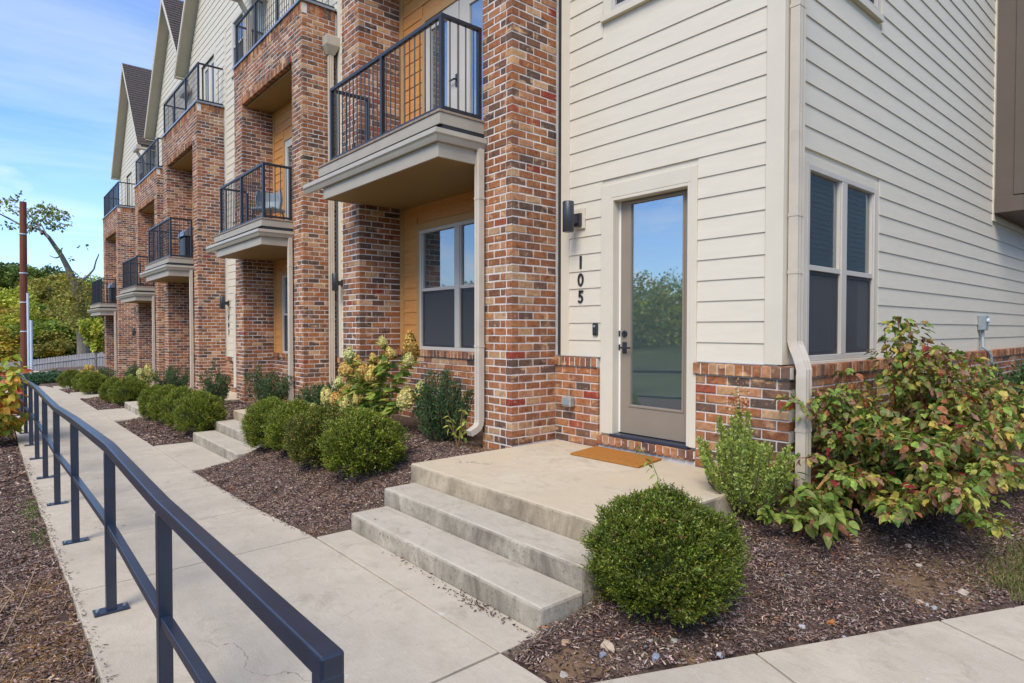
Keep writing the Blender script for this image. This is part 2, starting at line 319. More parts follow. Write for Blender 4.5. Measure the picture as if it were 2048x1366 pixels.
    def mesh(s, name, mats):
        me = bpy.data.meshes.new(name); me.from_pydata(s.v, [], s.f)
        for m_ in (mats if isinstance(mats, (list, tuple)) else [mats]): me.materials.append(m_)
        if any(s.m): me.polygons.foreach_set('material_index', s.m)
        if s.c and s.c[0] is not None:
            ca_ = me.color_attributes.new('Col', 'FLOAT_COLOR', 'CORNER')
            lt = [len(f) for f in s.f]
            arr = np.repeat(np.array([(c[0], c[1], c[2], 1.0) for c in s.c], dtype=np.float32), lt, axis=0)
            ca_.data.foreach_set('color', arr.ravel())
        if s.sm: me.polygons.foreach_set('use_smooth', [True]*len(s.f))
        me.update(); return me
    def build(s, name, mats, parent=None, loc=None, bevel=0.0, **k):
        o = objof(name, s.mesh(name, mats), parent, loc)
        if bevel:
            bv = o.modifiers.new('edge', 'BEVEL'); bv.width = bevel; bv.segments = 2; bv.limit_method = 'ANGLE'; bv.angle_limit = R(40)
        return tag(o, **k)
def npmesh(name, V, F, mats, fcol=None, smooth=False):
    V = np.asarray(V, np.float32); F = np.asarray(F, np.int32); k = F.shape[1]
    me = bpy.data.meshes.new(name); me.vertices.add(len(V)); me.vertices.foreach_set('co', V.ravel())
    me.loops.add(F.size); me.loops.foreach_set('vertex_index', F.ravel())
    me.polygons.add(len(F)); me.polygons.foreach_set('loop_start', np.arange(0, F.size, k, dtype=np.int32))
    me.polygons.foreach_set('loop_total', np.full(len(F), k, np.int32))
    for m_ in (mats if isinstance(mats, (list, tuple)) else [mats]): me.materials.append(m_)
    if smooth: me.polygons.foreach_set('use_smooth', np.ones(len(F), bool))
    me.update(calc_edges=True)
    if fcol is not None:
        ca_ = me.color_attributes.new('Col', 'FLOAT_COLOR', 'CORNER')
        a = np.concatenate([np.asarray(fcol, np.float32), np.ones((len(F), 1), np.float32)], 1)
        ca_.data.foreach_set('color', np.repeat(a, k, axis=0).ravel())
    return me
def norm(a): return a/np.maximum(np.linalg.norm(a, axis=-1, keepdims=True), 1e-9)
def leaves(C_, D, L, W, cols, fold=0.25, up_=None):
    """two-triangle-pair leaves: base at C_, pointing D, random roll unless up_ given -> V,F,col (quads folded on the midrib)"""
    n = len(C_); D = norm(D)
    u_ = RNG.normal(size=(n, 3)) if up_ is None else up_
    S = norm(np.cross(D, u_)); Nn = np.cross(S, D)
    L = np.broadcast_to(np.asarray(L, float), (n,))[:, None]; W = np.broadcast_to(np.asarray(W, float), (n,))[:, None]
    tip = C_+D*L+Nn*(-0.12*L); mid = C_+D*L*0.45
    l_ = mid+S*W*0.5+Nn*W*fold; r_ = mid-S*W*0.5+Nn*W*fold
    V = np.stack([C_, l_, tip, r_], 1).reshape(-1, 3)
    i = np.arange(n)*4
    F = np.concatenate([np.stack([i, i+2, i+1], 1), np.stack([i, i+3, i+2], 1)])
    return V, F, np.concatenate([cols, cols])
def pickcol(n, pal, jit=0.15):
    pal = np.array(pal, float); k = RNG.choice(len(pal), n, p=pal[:, 3]/pal[:, 3].sum())
    return pal[k, :3]*(1+RNG.normal(size=(n, 1))*jit).clip(0.5, 1.6)*(1+RNG.normal(size=(n, 3))*0.05)
def camproj(p):
    q = Vector(p)-CAM; z = q.dot(fw)
    if z < 0.3: return None
    return 1024+FPX*q.dot(rt)/z, 683-FPX*q.dot(up)/z, z

# ------------------------------------------------------------------ ground shape
def zw(x): return np.interp(x, [-40,-28,-22,-16,-12,-9,-6,-3.2,-1.2,.2,3], [-1.7,-1.25,-.92,-.70,-.64,-.62,-.58,-.55,-.49,-.41,-.40])
def gz(x, y):
    x = np.asarray(x, float); y = np.asarray(y, float)
    w = zw(x); hb = np.interp(x, [-30,-28,-22,-16,-12,-9,-6.5,-4.5,-3,5], [-1.4,-1.3,-.95,-.68,-.5,-.4,-.26,-.2,-.06,-.06])
    d1 = y+2.13; d2 = (x-2.876)*-.916+(y+1.952)*.4
    d = np.where(x > 0, np.minimum(d1, d2), d1)
    t_ = np.clip(d/1.9, 0, 1); bed = w-.02+(hb-w)*t_*t_*(3-2*t_)
    lft = w-.05-.05*np.clip((-3.6-y), 0, 3)
    mid = w-.13
    return np.where(y < -3.62, lft, np.where(d < 0, mid, bed))
def bumpy(x, y): return 0.018*np.sin(x*5.1+1.3*np.sin(y*4.2))*np.cos(y*6.3+x)+0.010*np.sin(x*17+y*11)

UX, UY = [0, -5.95, -11.9, -17.85, -23.8], [0, .25, 0, .25, 0]
UZ = [0, -.24, -.42, -.82, -1.2]; LZ = [0, -.15, -.37, -.68, -.98]
def make_ground():
    xs = np.arange(-46, 8.01, 0.12); ys = np.concatenate([np.arange(-9, -3.7, 0.2), np.arange(-3.7, 2.4, 0.09), np.arange(2.4, 14, 0.3)])
    X, Y = np.meshgrid(xs, ys, indexing='ij'); Z = gz(X, Y)
    inb = (Y < -3.75) | ((Y > -2.05))
    Z = Z + np.where(inb, bumpy(X, Y), 0)
    for k in range(5):
        px0, px1, py1 = UX[k]+.035, UX[k]+2.40, UY[k]+.62
        Z = np.where((X > np.where(Y < UY[k]-1.25, px0+.22, px0+.06)) & (X < px1-.02) & (Y < py1) & (Y > -2.2), np.minimum(Z, zw(X)-.16), Z)
    nx, ny = X.shape; V = np.stack([X, Y, Z], -1).reshape(-1, 3); i = np.arange(nx*ny).reshape(nx, ny)
    F = np.stack([i[:-1, :-1], i[1:, :-1], i[1:, 1:], i[:-1, 1:]], -1).reshape(-1, 4)
    cx = V[F].mean(1)
    def blob(px, py, rx, ry, s): return s*np.exp(-((cx[:, 0]-px)/rx)**2-((cx[:, 1]-py)/ry)**2)
    k = blob(3.5, .3, .30, .34, .80)+blob(2.72, -1.95, .18, .20, .80)+blob(3.1, -1.45, .14, .12, .75)+blob(3.75, .95, .25, .55, .5)+blob(3.25, 1.2, .5, .7, .25)+blob(2.95, -1.75, .3, .14, .25)+blob(-.3, -3.75, 1.5, .12, .35)+blob(-.1, -2.02, .3, .1, .35)
    me = npmesh('ground', V, F, M_MULCH, np.stack([k, k, k], 1), True)
    tag(objof('ground', me), kind='structure')
make_ground()
def terr(x, y):
    r = np.hypot(x+10, y+2)
    base = np.interp(x, [-400, -60, -46, -28, 5, 60], [-2.2, -2.2, -2.2, -1.9, -.9, -.9])
    ang = np.arctan2(y+2, x+10)       # hills to the west and the street side
    west = np.clip((-x-62)/75, 0, 1)*8*(0.85+.25*np.sin(y*.03+1))
    south = np.clip((-y-45)/60, 0, 1)*9*(0.8+.3*np.sin(x*.04))
    return base+np.maximum(west, south)
def make_terrain():
    g = np.concatenate([np.arange(-420, -60, 15), np.arange(-60, 60, 5), np.arange(60, 421, 15)]).astype(float)
    X, Y = np.meshgrid(g, g, indexing='ij'); Z = terr(X, Y)
    Z = np.where((X > -46) & (X < 8) & (Y > -9) & (Y < 14), Z-.7, Z)
    n = len(g); V = np.stack([X, Y, Z], -1).reshape(-1, 3); i = np.arange(n*n).reshape(n, n)
    F = np.stack([i[:-1, :-1], i[1:, :-1], i[1:, 1:], i[:-1, 1:]], -1).reshape(-1, 4)
    tag(objof('terrain', npmesh('terrain', V, F, M_FIELD, None, True)), kind='structure')
    # far ridge
    a = np.linspace(R(95), R(265), 90); V = []; F = []
    for k, aa in enumerate(a):
        for rr, hh in ((240, -4), (300, 13+5*math.sin(k*.5)+3*math.sin(k*.21+1)), (380, 20+5*math.sin(k*.33)), (420, -10)):
            V.append((rr*math.cos(aa), rr*math.sin(aa), hh))
    for k in range(len(a)-1):
        for j in range(3): F.append((k*4+j, k*4+4+j, k*4+5+j, k*4+1+j))
    tag(objof('hills', npmesh('hills', V, F, M_FARHILL, None, True)), kind='structure')
make_terrain()

# ------------------------------------------------------------------ concrete: walks, porches
def slab(parent, pts, ztop, m_, name='slab', thick=0.12, bev=0.004, lab=None):
    mb = MB(); n = len(pts)
    vs = [(x, y, (ztop(x, y) if callable(ztop) else ztop)-thick) for x, y in pts]+[(x, y, (ztop(x, y) if callable(ztop) else ztop)) for x, y in pts]
    fs = [(i, (i+1) % n, n+(i+1) % n, n+i) for i in range(n)] + [tuple(range(n-1, -1, -1)), tuple(range(n, 2*n))]
    mb.add(vs, fs); return mb.build(name, m_, parent, bevel=bev, label=lab)
walk = empty('sidewalk', kind='structure')
js = [5.6, 4.0, 2.415, .15, -1.17, -2.5, -3.85]
while js[-1] > -27: js.append(js[-1]-1.34)
for a, b_ in zip(js[:-1], js[1:]):
    zt = lambda x, y: float(zw(x))-.012*max(0, -y-2.13)
    yr = -2.135 if a > 2.4 else -2.13
    slab(walk, [(b_+.009, -3.645), (a-.009, -3.645), (a-.009, yr), (b_+.009, yr)], zt, M_WALK)
walk2 = empty('path', kind='structure')
E0 = np.array((2.876, -1.952)); DR = np.array((.40, .9165)); NR = np.array((.9165, -.40))
s0 = .862; t_ = [s0+1.1985*i for i in range(8)]
def pt(s_, w_): p = E0+DR*s_+NR*w_; return (float(p[0]), float(p[1]))
slab(walk2, [(2.80, -2.127), pt(s0-.005, 0), pt(s0-.005, 1.5), (4.436, -2.127)], -.415, M_WALK)
for a, b_ in zip(t_[:-1], t_[1:]):
    slab(walk2, [pt(a+.009, 0), pt(b_-.009, 0), pt(b_-.009, 1.5), pt(a+.009, 1.5)], -.415, M_WALK)
pads = []
LABP = ['wide three-riser concrete steps with tan landing below the door numbered 105', 'clean grey concrete steps just past the near row of boxwoods', 'small two-riser concrete steps behind the second row of boxwoods']
for k in range(5):
    x, y, z = UX[k], UY[k], LZ[k]; x0, x1 = x+.035, x+2.38
    zwk = float(zw(x+1.2))
    if k < 3:
        P = empty('porch_steps', (x+1.2, y-.6, z), label=LABP[k], cat='steps', group='concrete porch steps')
        mb = MB(); ox, oy, oz = x+1.2, y-.6, z
        mb.box(x0-ox, x1-ox, y-1.2-oy, y+.615-oy, -.5, 0); mb.build('landing', M_LAND, P, bevel=.018)
        hs = [(-1.51, -.148), (-1.845, -.276)] if k == 0 else ([(-1.51, -.14), (-1.845, -.275)] if k == 1 else [(-1.62, -.12)])
        yb = -1.2
        for (yy, zz) in hs:
            mb = MB(); xs_ = x+(.20 if (yy, zz) == hs[-1] else .123); mb.box(xs_-ox, x1-ox+(.022 if (yy, zz) == hs[-1] else .004), y+yy-oy, y+yb-oy-.002+.0, zz-.4, zz); mb.build('step', M_STEP, P, bevel=.018); yb = yy
        yf = y+hs[-1][0]-.003
    else:
        P = None; yf = y+.6
    pe = empty('doorstep_pad' if k < 3 else 'entry_path', kind='structure')
    zpad = (lambda X_, Y_, zz=zwk: float(zw(X_))+.004) if k else (lambda X_, Y_: -.408)
    slab(pe, [(x+.2, -2.122), (x+2.41, -2.122), (x+2.41, yf), (x+.2, yf)], zpad if k < 3 else (lambda X_, Y_, a=zwk, zl=z: a+.004+(zl-a)*max(0, min(1, (Y_+2.12)/1.5))), M_WALK)
    pads.append((x+.015, x+2.40, y-1.21, y+.62)); pads.append((x+.105, x+2.40, y-1.52, y-1.2)); pads.append((x+.185, x+2.42, -2.14, y-1.5))

# ------------------------------------------------------------------ houses
BPAL = [((.37, .155, .068), 10), ((.325, .132, .060), 9), ((.41, .190, .088), 6), ((.27, .125, .070), 7.5), ((.195, .108, .072), 7), ((.15, .094, .070), 5), ((.115, .080, .066), 3.2), ((.54, .36, .21), 2.6), ((.48, .295, .155), 3.2), ((.34, .095, .052), 1.0), ((.30, .06, .038), .35), ((.45, .235, .13), 4)]
BW = [w for _, w in BPAL]
_bc = {}
def brickmesh(L, H, D, ci):
    """brick with its face at y=0 (toward -Y), x in 0..L, z in 0..H, worn arrises"""
    key = (round(L, 2), round(H, 3), round(D, 2), ci)
    if key not in _bc:
        mb = MB(); mb.col = BPAL[ci][0]; add_brick(mb, 0, 0, 0, key[0], H, D, lambda a, b__, c_: (a, b__, c_)); _bc[key] = mb.mesh('brick', M_BRICK)
    return _bc[key]
def add_brick(mb, x, y, z, L, H, D, T, e=.005):
    j = lambda: random.uniform(-.0018, .0018)
    vs = [(x+e+j(), y, z+e+j()), (x+L-e+j(), y, z+e+j()), (x+L-e+j(), y, z+H-e+j()), (x+e+j(), y, z+H-e+j()),
          (x, y+e, z), (x+L, y+e, z), (x+L, y+e, z+H), (x, y+e, z+H), (x, y+D, z), (x+L, y+D, z), (x+L, y+D, z+H), (x, y+D, z+H)]
    mb.add([T(*p) for p in vs], [(0,1,2,3),(4,5,1,0),(5,6,2,1),(6,7,3,2),(7,4,0,3),(8,9,5,4),(9,10,6,5),(10,11,7,6),(11,8,4,7)])
class Pieces:
    """bricks and boards of one house: the ones that show largest become objects, the rest one mesh"""
    def __init__(s): s.b = []; s.s = []
    def brick(s, x, y, z, L, H, D, face):
        s.b.append((x, y, z, L, H, D, face, random.choices(range(len(BPAL)), BW)[0], random.uniform(-.0025, .0025)))
ROT = {'-y': 0.0, '+x': math.pi/2, '-x': -math.pi/2}
def fT(face, x, y, z):
    # local (u along face, d inward, h) -> house
    if face == '-y': return lambda u, d, h: (x+u, y+d, z+h)
    if face == '+x': return lambda u, d, h: (x-d, y+u, z+h)
    return lambda u, d, h: (x+d, y-u, z+h)
def run(P, face, u0, u1, plane, c0, c1, own0=None, own1=None, D=.09, zoff=0.0):
    """running bond between u0 and u1. own = parity of the courses in which this run owns the corner (None: it ends flush)"""
    for c in range(c0, c1):
        a = u0 if own0 is None or c % 2 == own0 else u0+.10
        b_ = u1 if own1 is None or c % 2 == own1 else u1-.10
        if own0 is None and c % 2: 
            s_ = a-.10
        else: s_ = a
        while s_ < b_-.02:
            x0, x1 = max(s_, a), min(s_+.188, b_)
            last = b_-(s_+.20) < .06
            if last: x1 = b_
            if x1-x0 > .03:
                if face == '-y': P.brick(x0, plane, c*.08+zoff, x1-x0, .068, D, face)
                elif face == '+x': P.brick(plane, x0, c*.08+zoff, x1-x0, .068, D, face)
                else: P.brick(plane, x1, c*.08+zoff, x1-x0, .068, D, face)
            if last: break
            s_ += .20
def rowlock(P, face, u0, u1, plane, z, H=.09, D=.12, pitch=.08):
    n = max(1, round((u1-u0)/pitch)); pw = (u1-u0)/n
    for i in range(n):
        x0 = u0+i*pw
        if face == '-y': P.brick(x0, plane, z, pw-.01, H, D, face)
        elif face == '+x': P.brick(plane, x0, z, pw-.01, H, D, face)
        else: P.brick(plane, x0+pw-.01, z, pw-.01, H, D, face)
def size_px(p, L, H):
    q = camproj(p)
    if q is None or not (-40 < q[0] < 2088 and -40 < q[1] < 1406): return 0
    return L*H*(FPX/q[2])**2
def finish_bricks(P, root, off):
    rank = []
    for i, (x, y, z, L, H, D, face, ci, j) in enumerate(P.b):
        wx, wy, wz = x+off[0], y+off[1], z+off[2]
        s_ = size_px((wx, wy, wz), L, H)
        if face == '-x': s_ = 0
        vx, vy = CAM.x-wx, CAM.y-wy; d = math.hypot(vx, vy)
        s_ *= (abs(vy)/d if face == '-y' else max(0, vx)/d)
        if wz < float(gz(wx, wy-.05))-.04: s_ = 0
        rank.append((s_, i))
    rank.sort(reverse=True); top = set(i for s_, i in rank[:298] if s_ > 20)
    rest = MB()
    for i, (x, y, z, L, H, D, face, ci, j) in enumerate(P.b):
        if i in top:
            o = objof('brick', brickmesh(L, H, D, ci), root, fT(face, x, y, z)(0, j, 0), (0, 0, ROT[face]))
        else:
            base = BPAL[ci][0]; jj = random.uniform(.85, 1.15); rest.col = tuple(c_*jj for c_ in base)
            add_brick(rest, 0, j, 0, L, H, D, fT(face, x, y, z))
    rest.build('brickwork', M_BRICK, root, kind='stuff')
# boards -------------------------------------------------------------
_bm = {}
def boardmesh(m_, key):
    if key not in _bm:
        mb = MB(); mb.add([(0,-.017,0),(1,-.017,0),(1,-.006,.195),(0,-.006,.195),(0,0,0),(1,0,0),(1,0,.195),(0,0,.195)],
                          [(0,1,2,3),(0,4,5,1),(1,5,6,2),(2,6,7,3),(3,7,4,0)]); _bm[key] = mb.mesh('siding_board', m_)
    return _bm[key]
EXPO = .1755
class Siding:
    def __init__(s): s.l = []
    def add(s, face, u0, u1, plane, z, mk): s.l.append((face, u0, u1, plane, z, mk))
    def rows(s, face, u0, u1, plane, z0, z1, mk, gaps=(), joint=None):
        """boards every EXPO from z0 up to z1; gaps = (u0,u1,z0,z1) openings incl. casing"""
        z = z0; k = 0
        while z < z1-.03:
            segs = [(u0, u1)]
            for (a, b_, c, d) in gaps:
                if z+EXPO > c+.01 and z < d-.01:
                    segs = [q for (p0, p1) in segs for q in ((p0, min(p1, a)), (max(p0, b_), p1)) if q[1]-q[0] > .02]
            for (p0, p1) in segs:
                if joint:
                    cut = p0+((k*1.37+.9) % joint); cs = [p0]
                    while cut < p1-.25: 
                        if cut > p0+.25: cs.append(cut)
                        cut += joint
                    cs.append(p1)
                    for a, b_ in zip(cs[:-1], cs[1:]): s.add(face, a+(.003 if a > p0 else 0), b_, plane, z, mk)
                else: s.add(face, p0, p1, plane, z, mk)
            z += EXPO; k += 1
    def finish(s, root, off):
        rank = []
        for i, (face, u0, u1, plane, z, mk) in enumerate(s.l):
            w = (u0+u1)/2; p = (w, plane, z) if face == '-y' else (plane, w, z)
            best = 0
            for q in (u0, w, u1):
                p = (q, plane, z) if face == '-y' else (plane, q, z)
                best = max(best, size_px((p[0]+off[0], p[1]+off[1], p[2]+off[2]), u1-u0, .17))
            rank.append((best, i))
        rank.sort(reverse=True); top = set(i for b_, i in rank[:296] if b_ > 30)
        rest = {}
        for i, (face, u0, u1, plane, z, mk) in enumerate(s.l):
            m_ = MATS[mk]; jz = random.uniform(-.0012, .0012)
            if i in top:
                if face == '-y': objof('siding_board', boardmesh(m_, mk), root, (u0, plane, z+jz), None, (u1-u0, 1, 1))
                else: objof('siding_board', boardmesh(m_, mk), root, (plane, u0, z+jz), (0, 0, math.pi/2), (u1-u0, 1, 1))
            else:
                mb = rest.setdefault(mk, MB()); mb.T = fT(face, u0 if face == '-y' else plane, plane if face == '-y' else u0, z)
                L = u1-u0
                mb.add([(0,-.017,0),(L,-.017,0),(L,-.006,.195),(0,-.006,.195),(0,0,0),(L,0,0),(L,0,.195),(0,0,.195)], [(0,1,2,3),(0,4,5,1),(1,5,6,2),(2,6,7,3),(3,7,4,0)])
        for mk, mb in rest.items(): mb.T = None; mb.build('siding', MATS[mk], root, kind='stuff')
def window(root, face, u0, u1, z0, z1, plane, cols=2, row=.5, casing=None, cm=M_TRIM, scr=True, depth=.03, sill=True):
    """frame proud of plane; panes and screens are sub-parts"""
    T = (lambda u, d, h: (u, plane+d, h)) if face == '-y' else (lambda u, d, h: (plane-d, u, h))
    mb = MB(); mb.T = T; fwd = -depth; fr = .045
    mb.box(u0, u0+fr, fwd, .05, z0, z1); mb.box(u1-fr, u1, fwd, .05, z0, z1)
    mb.box(u0+fr, u1-fr, fwd+.001, .05, z0, z0+fr); mb.box(u0+fr, u1-fr, fwd+.001, .05, z1-fr, z1)
    zs = z0+(z1-z0)*row; cw = (u1-u0)/cols
    for i in range(1, cols): mb.box(u0+cw*i-.055, u0+cw*i+.055, fwd+.002, .05, z0+fr, z1-fr)
    wnd = mb.build('window', M_WFRAME, root, bevel=.004)
    for i in range(cols):
        a = u0+fr if i == 0 else u0+cw*i+.055; b_ = u1-fr if i == cols-1 else u0+cw*(i+1)-.055
        mb = MB(); mb.T = T; mb.box(a, b_, fwd+.012, .045, zs-.022, zs+.022)
        mb.box(a, a+.022, fwd+.014, .045, zs+.022, z1-fr); mb.box(b_-.022, b_, fwd+.014, .045, zs+.022, z1-fr)
        mb.build('sash', M_WFRAME, wnd, bevel=.003)
        mb = MB(); mb.T = T; mb.box(a+.022, b_-.022, .010, .014, zs+.022, z1-fr); mb.build('pane', M_GLASS, wnd)
        mb = MB(); mb.T = T; mb.box(a, b_, .024, .028, z0+fr, zs-.022); mb.build('pane', M_GLASS, wnd)
        if scr:
            mb = MB(); mb.T = T; mb.box(a+.03, b_-.03, .006, .008, z0+fr+.03, zs-.05)
            s_ = mb.build('screen', M_SCREEN, wnd)
            mb = MB(); mb.T = T
            mb.box(a, a+.03, 0, .012, z0+fr, zs-.022); mb.box(b_-.03, b_, 0, .012, z0+fr, zs-.022); mb.box(a+.03, b_-.03, 0.001, .012, z0+fr, z0+fr+.03); mb.box(a+.03, b_-.03, 0.001, .012, zs-.05, zs-.022)
            mb.build('screen_frame', M_BRONZE, wnd)
    if casing:
        w = casing; mb = MB(); mb.T = T
        mb.box(u0-w, u0-.002, -.022, .02, z0-.0, z1+w); mb.box(u1+.002, u1+w, -.022, .02, z0, z1+w); mb.box(u0-.002, u1+.002, -.021, .02, z1+.002, z1+w)
        if sill: mb.box(u0-w-.015, u1+w+.015, -.045, .02, z0-.06, z0-.002)
        mb.build('casing', cm, wnd, bevel=.003)
    return wnd
def spout(root, x, y, ztop, zbot, wdir=(1, 0, 0), odir=(0, -1, 0), w=.086, d=.064, straps=(), elbow=True, name='downspout', pre=None):
    """rectangular leader with an elbow kicking out at its foot"""
    wd, od = Vector(wdir), Vector(odir); p = Vector((x, y, 0)); pts = []
    if pre: pts += pre
    pts += [p+Vector((0, 0, ztop)), p+Vector((0, 0, zbot+.16))]
    if elbow: pts += [p+Vector((0, 0, zbot+.12))+od*.006, p+Vector((0, 0, zbot+.08))+od*.03, p+Vector((0, 0, zbot+.055))+od*.075, p+Vector((0, 0, zbot+.03))+od*.135]
    mb = MB(); mb.rtube(pts, w, d, wdir)
    for zs in straps:
        c = p+Vector((0, 0, zs)); mb.rtube([c-Vector((0, 0, .012)), c+Vector((0, 0, .012))], w+.008, d+.008, wdir)
    return mb.build(name, M_SPOUT, root)
def bal_rail(root, segs, zb, zt, posts, extra_end=(), pitch=.105):
    """guard rail with round-cornered square bars; segs = ((x0,y0),(x1,y1)) polyline pieces"""
    mb = MB()
    for (a, b_) in segs:
        hx = abs(b_[0]-a[0]) > abs(b_[1]-a[1]); w = .022
        x0, x1 = sorted((a[0], b_[0])); y0, y1 = sorted((a[1], b_[1]))
        if hx: mb.box(x0-w, x1+w, y0-w, y0+w, zt-.042, zt); mb.box(x0, x1, y0-w+.006, y0+w-.006, zb+.02, zb+.06)
        else: mb.box(x0-w+.0015, x1+w-.0015, y0+w, y1, zt-.0415, zt-.001); mb.box(x0-w+.006, x0+w-.006, y0+w, y1, zb+.021, zb+.059)
    rail = mb.build('balcony_railing', M_BLACK, root, bevel=.004)
    pm = MB(); pm.box(-.021, .021, -.021, .021, 0, zt-zb-.043); pm = pm.mesh('post', M_BLACK)
    bm_ = MB(); bm_.tube([(0, 0, 0), (0, 0, zt-zb-.10)], .0078, 6); bm_ = bm_.mesh('baluster', M_BLACK)
    for (x, y) in posts: objof('post', pm, rail, (x, y, zb))
    for (a, b_) in segs:
        L = math.hypot(b_[0]-a[0], b_[1]-a[1]); n = max(1, round(L/pitch))
        for i in range(1, n):
            x, y = a[0]+(b_[0]-a[0])*i/n, a[1]+(b_[1]-a[1])*i/n
            if all(math.hypot(x-px, y-py) > .04 for px, py in posts): objof('baluster', bm_, rail, (x, y, zb+.058))
    return rail

HLAB = ['cream-sided end townhouse with a brick tower and glass door, nearest the camera',
        'set-back brick townhouse with a conductor head on its tower side, next to the nearest house',
        'brick townhouse beyond the conductor head, the third along the row',
        'fourth brick townhouse along the row, set back a little, with one tall gable',
        'farthest brick townhouse, at the end of the row beside the wooden fence']
GX0, GX1, GAX, GZE, GZA, WP = -3.75, 2.45, -.62, 9.1, 13.0, .65
def house(k):
    off = (UX[k], UY[k], UZ[k]); first = k == 0
    H = empty('townhouse', off, label=HLAB[k], cat='townhouse', group='townhouses in the row')
    P = Pieces(); S = Siding()
    xr = 2.44 if first else 2.06+(.05)      # right end of the entry wall
    prevy = (UY[k-1]-UY[k]) if k else 0
    cb = -12                                # courses go below ground
    # ---- brick tower
    run(P, '-y', -.48, 0, 0, cb, 78, 0, 0); run(P, '+x', 0, .62, 0, cb, 87, 1, None)
    run(P, '-y', -3.84, -3.31, 0, cb, 78, 0, 0); run(P, '+x', 0, .66, -3.31, cb, 78, 1, None)
    run(P, '-x', 0, .66, -.48, cb, 78, 1, None); run(P, '-x', 0, .62+.3, -3.84, cb, 87, 1, None)
    run(P, '-y', -3.84, 0, 0, 80, 87, 0, 0)
    run(P, '-y', -3.84, -3.32, 0, 78, 80, 0, None); run(P, '-y', -.47, 0, 0, 78, 80, None, 0)
    rowlock(P, '-y', -3.31, -.48, -.004, 6.24, .15, .09)
    rowlock(P, '-y', -3.84, 0, -.003, 6.96, .19, .09); rowlock(P, '+x', .095, .62, .003, 6.96, .19, .09)
    mb = MB(); e = .0045
    for (x0, x1) in ((-.48, 0), (-3.84, -3.31)): mb.box(x0+e, x1-e, e, .67, -1.2, 6.3)
    mb.box(-3.84+e, -e, e, .67, 6.3, 7.12); mb.box(-3.31, -.48, .628, .7, -1.2, .80)
    mb.box(0, .60-e, .628, .70, -1.2, .80)
    mb.box(1.715+e, (2.53 if first else xr)-e, .628, .70, -1.2, .80); mb.box(.60-e, 1.715+e, .630, .70, -1.2, .06)
    if first: mb.box(2.47, 2.53-e, .70, 12, -1.2, .80)
    mb.box(-3.31, -.48, .602, .7, .80, .885); mb.box(0, .60, .605, .66, .80, .888); mb.box(1.715, 2.545 if first else xr, .605, .66, .80, .888); mb.box(.60, 1.715, .607, .66, .06, .124)
    if first: mb.box(2.47, 2.546, .72, 11.9, .80, .882)
    mb.build('mortar_wall', M_MORTAR, H)
    # ---- bay under the balcony
    run(P, '-y', -3.31, -.48, .62, cb, 10); rowlock(P, '-y', -3.31, -.48, .595, .80, .09, .11)
    # ---- entry: knee walls and sill
    run(P, '-y', 0, .60, .62, cb, 10); rowlock(P, '-y', 0, .60, .598, .80, .095, .12)
    if first:
        run(P, '-y', 1.715, 2.53, .62, cb, 10, None, 0); run(P, '+x', .62, 11.9, 2.53, cb, 10, 1, None)
        rowlock(P, '-y', 1.70, 2.55, .598, .80, .095, .12); rowlock(P, '+x', .72, 11.9, 2.552, .80, .095, .11)
    else:
        run(P, '-y', 1.715, xr, .62, cb, 10); rowlock(P, '-y', 1.70, xr, .598, .80, .095, .12)
    rowlock(P, '-y', .60, 1.715, .60, .04, .09, .12)
    finish_bricks(P, H, off)
    mb = MB()
    for u0, u1 in ((0, .625), (1.722, xr)): mb.add([(u0, .612, .8985), (u1, .612, .8985), (u1, .66, .912), (u0, .66, .912)], [(0, 1, 2, 3)])
    mb.build('ledge_flashing', M_FLASH, H)
    # ---- core walls (behind boards)
    mb = MB(); xl = -3.84; yb = 9.0
    # entry wall with door and window openings
    def wall_strip(u0, u1, holes, z0, z1, y0=WP, y1=WP+.10):
        us = sorted(set([u0, u1]+[h[0] for h in holes]+[h[1] for h in holes]))
        for a, b_ in zip(us[:-1], us[1:]):
            segs = [(z0, z1)]
            for h in holes:
                if h[0] <= a+1e-6 and h[1] >= b_-1e-6:
                    segs = [q for (p0, p1) in segs for q in ((p0, min(p1, h[2])), (max(p0, h[3]), p1)) if q[1]-q[0] > 1e-3]
            for p0, p1 in segs: mb.box(a, b_, y0, y1, p0, p1)
    wall_strip(0, xr-.005, [(.76, 1.645, .0, 2.46), (.75, 1.60, 4.25, 5.5), (.75, 1.60, 7.75, 9.0)], -.5, 9.1)
    mb.build('wall', M_TRIM, H)
    mb = MB(); wall_strip(-3.31, -.48, [(-2.76, -.95, .89, 2.56), (-2.62, -1.05, 3.38, 5.42)], .7, 6.4, .672, .77)
    mb.build('wall', M_OCHRE, H)
    mb = MB(); wall_strip(-3.83, 0, [(-2.1, -.85, 7.16, 8.8)], 6.9, 9.1)
    vs = [(GX0+.12, WP, GZE-.05), (GX1-.12, WP, GZE-.05), (GAX, WP, GZA-.12), (GX0+.12, WP+.1, GZE-.05), (GX1-.12, WP+.1, GZE-.05), (GAX, WP+.1, GZA-.12)]
    mb.add(vs, [(0, 1, 2), (5, 4, 3), (0, 3, 4, 1), (1, 4, 5, 2), (2, 5, 3, 0)])
    mb.build('wall', M_SIDING, H)
    mb = MB(); mb.box(-3.83, xr-.02, 2.2, 9, -1.2, 9.0); mb.box(-3.83, -3.33, .7, 2.2, -1.2, 9); mb.box(-.46, -.01, .7, 2.2, -1.2, 9)
    if not first: mb.box(2.0, xr-.02, .76, 2.2, -1.2, 9)
    for zz in (3.05, 6.45): mb.box(-3.33, xr-.02 if not first else 2.40, .78, 2.2, zz, zz+.25)
    mb.build('inner_wall', M_ROOM, H)
    mb = MB(); mb.box(-3.3, 2.38, .76, 2.2, -.2, .12); mb.build('floor', M_ROOMD, H)
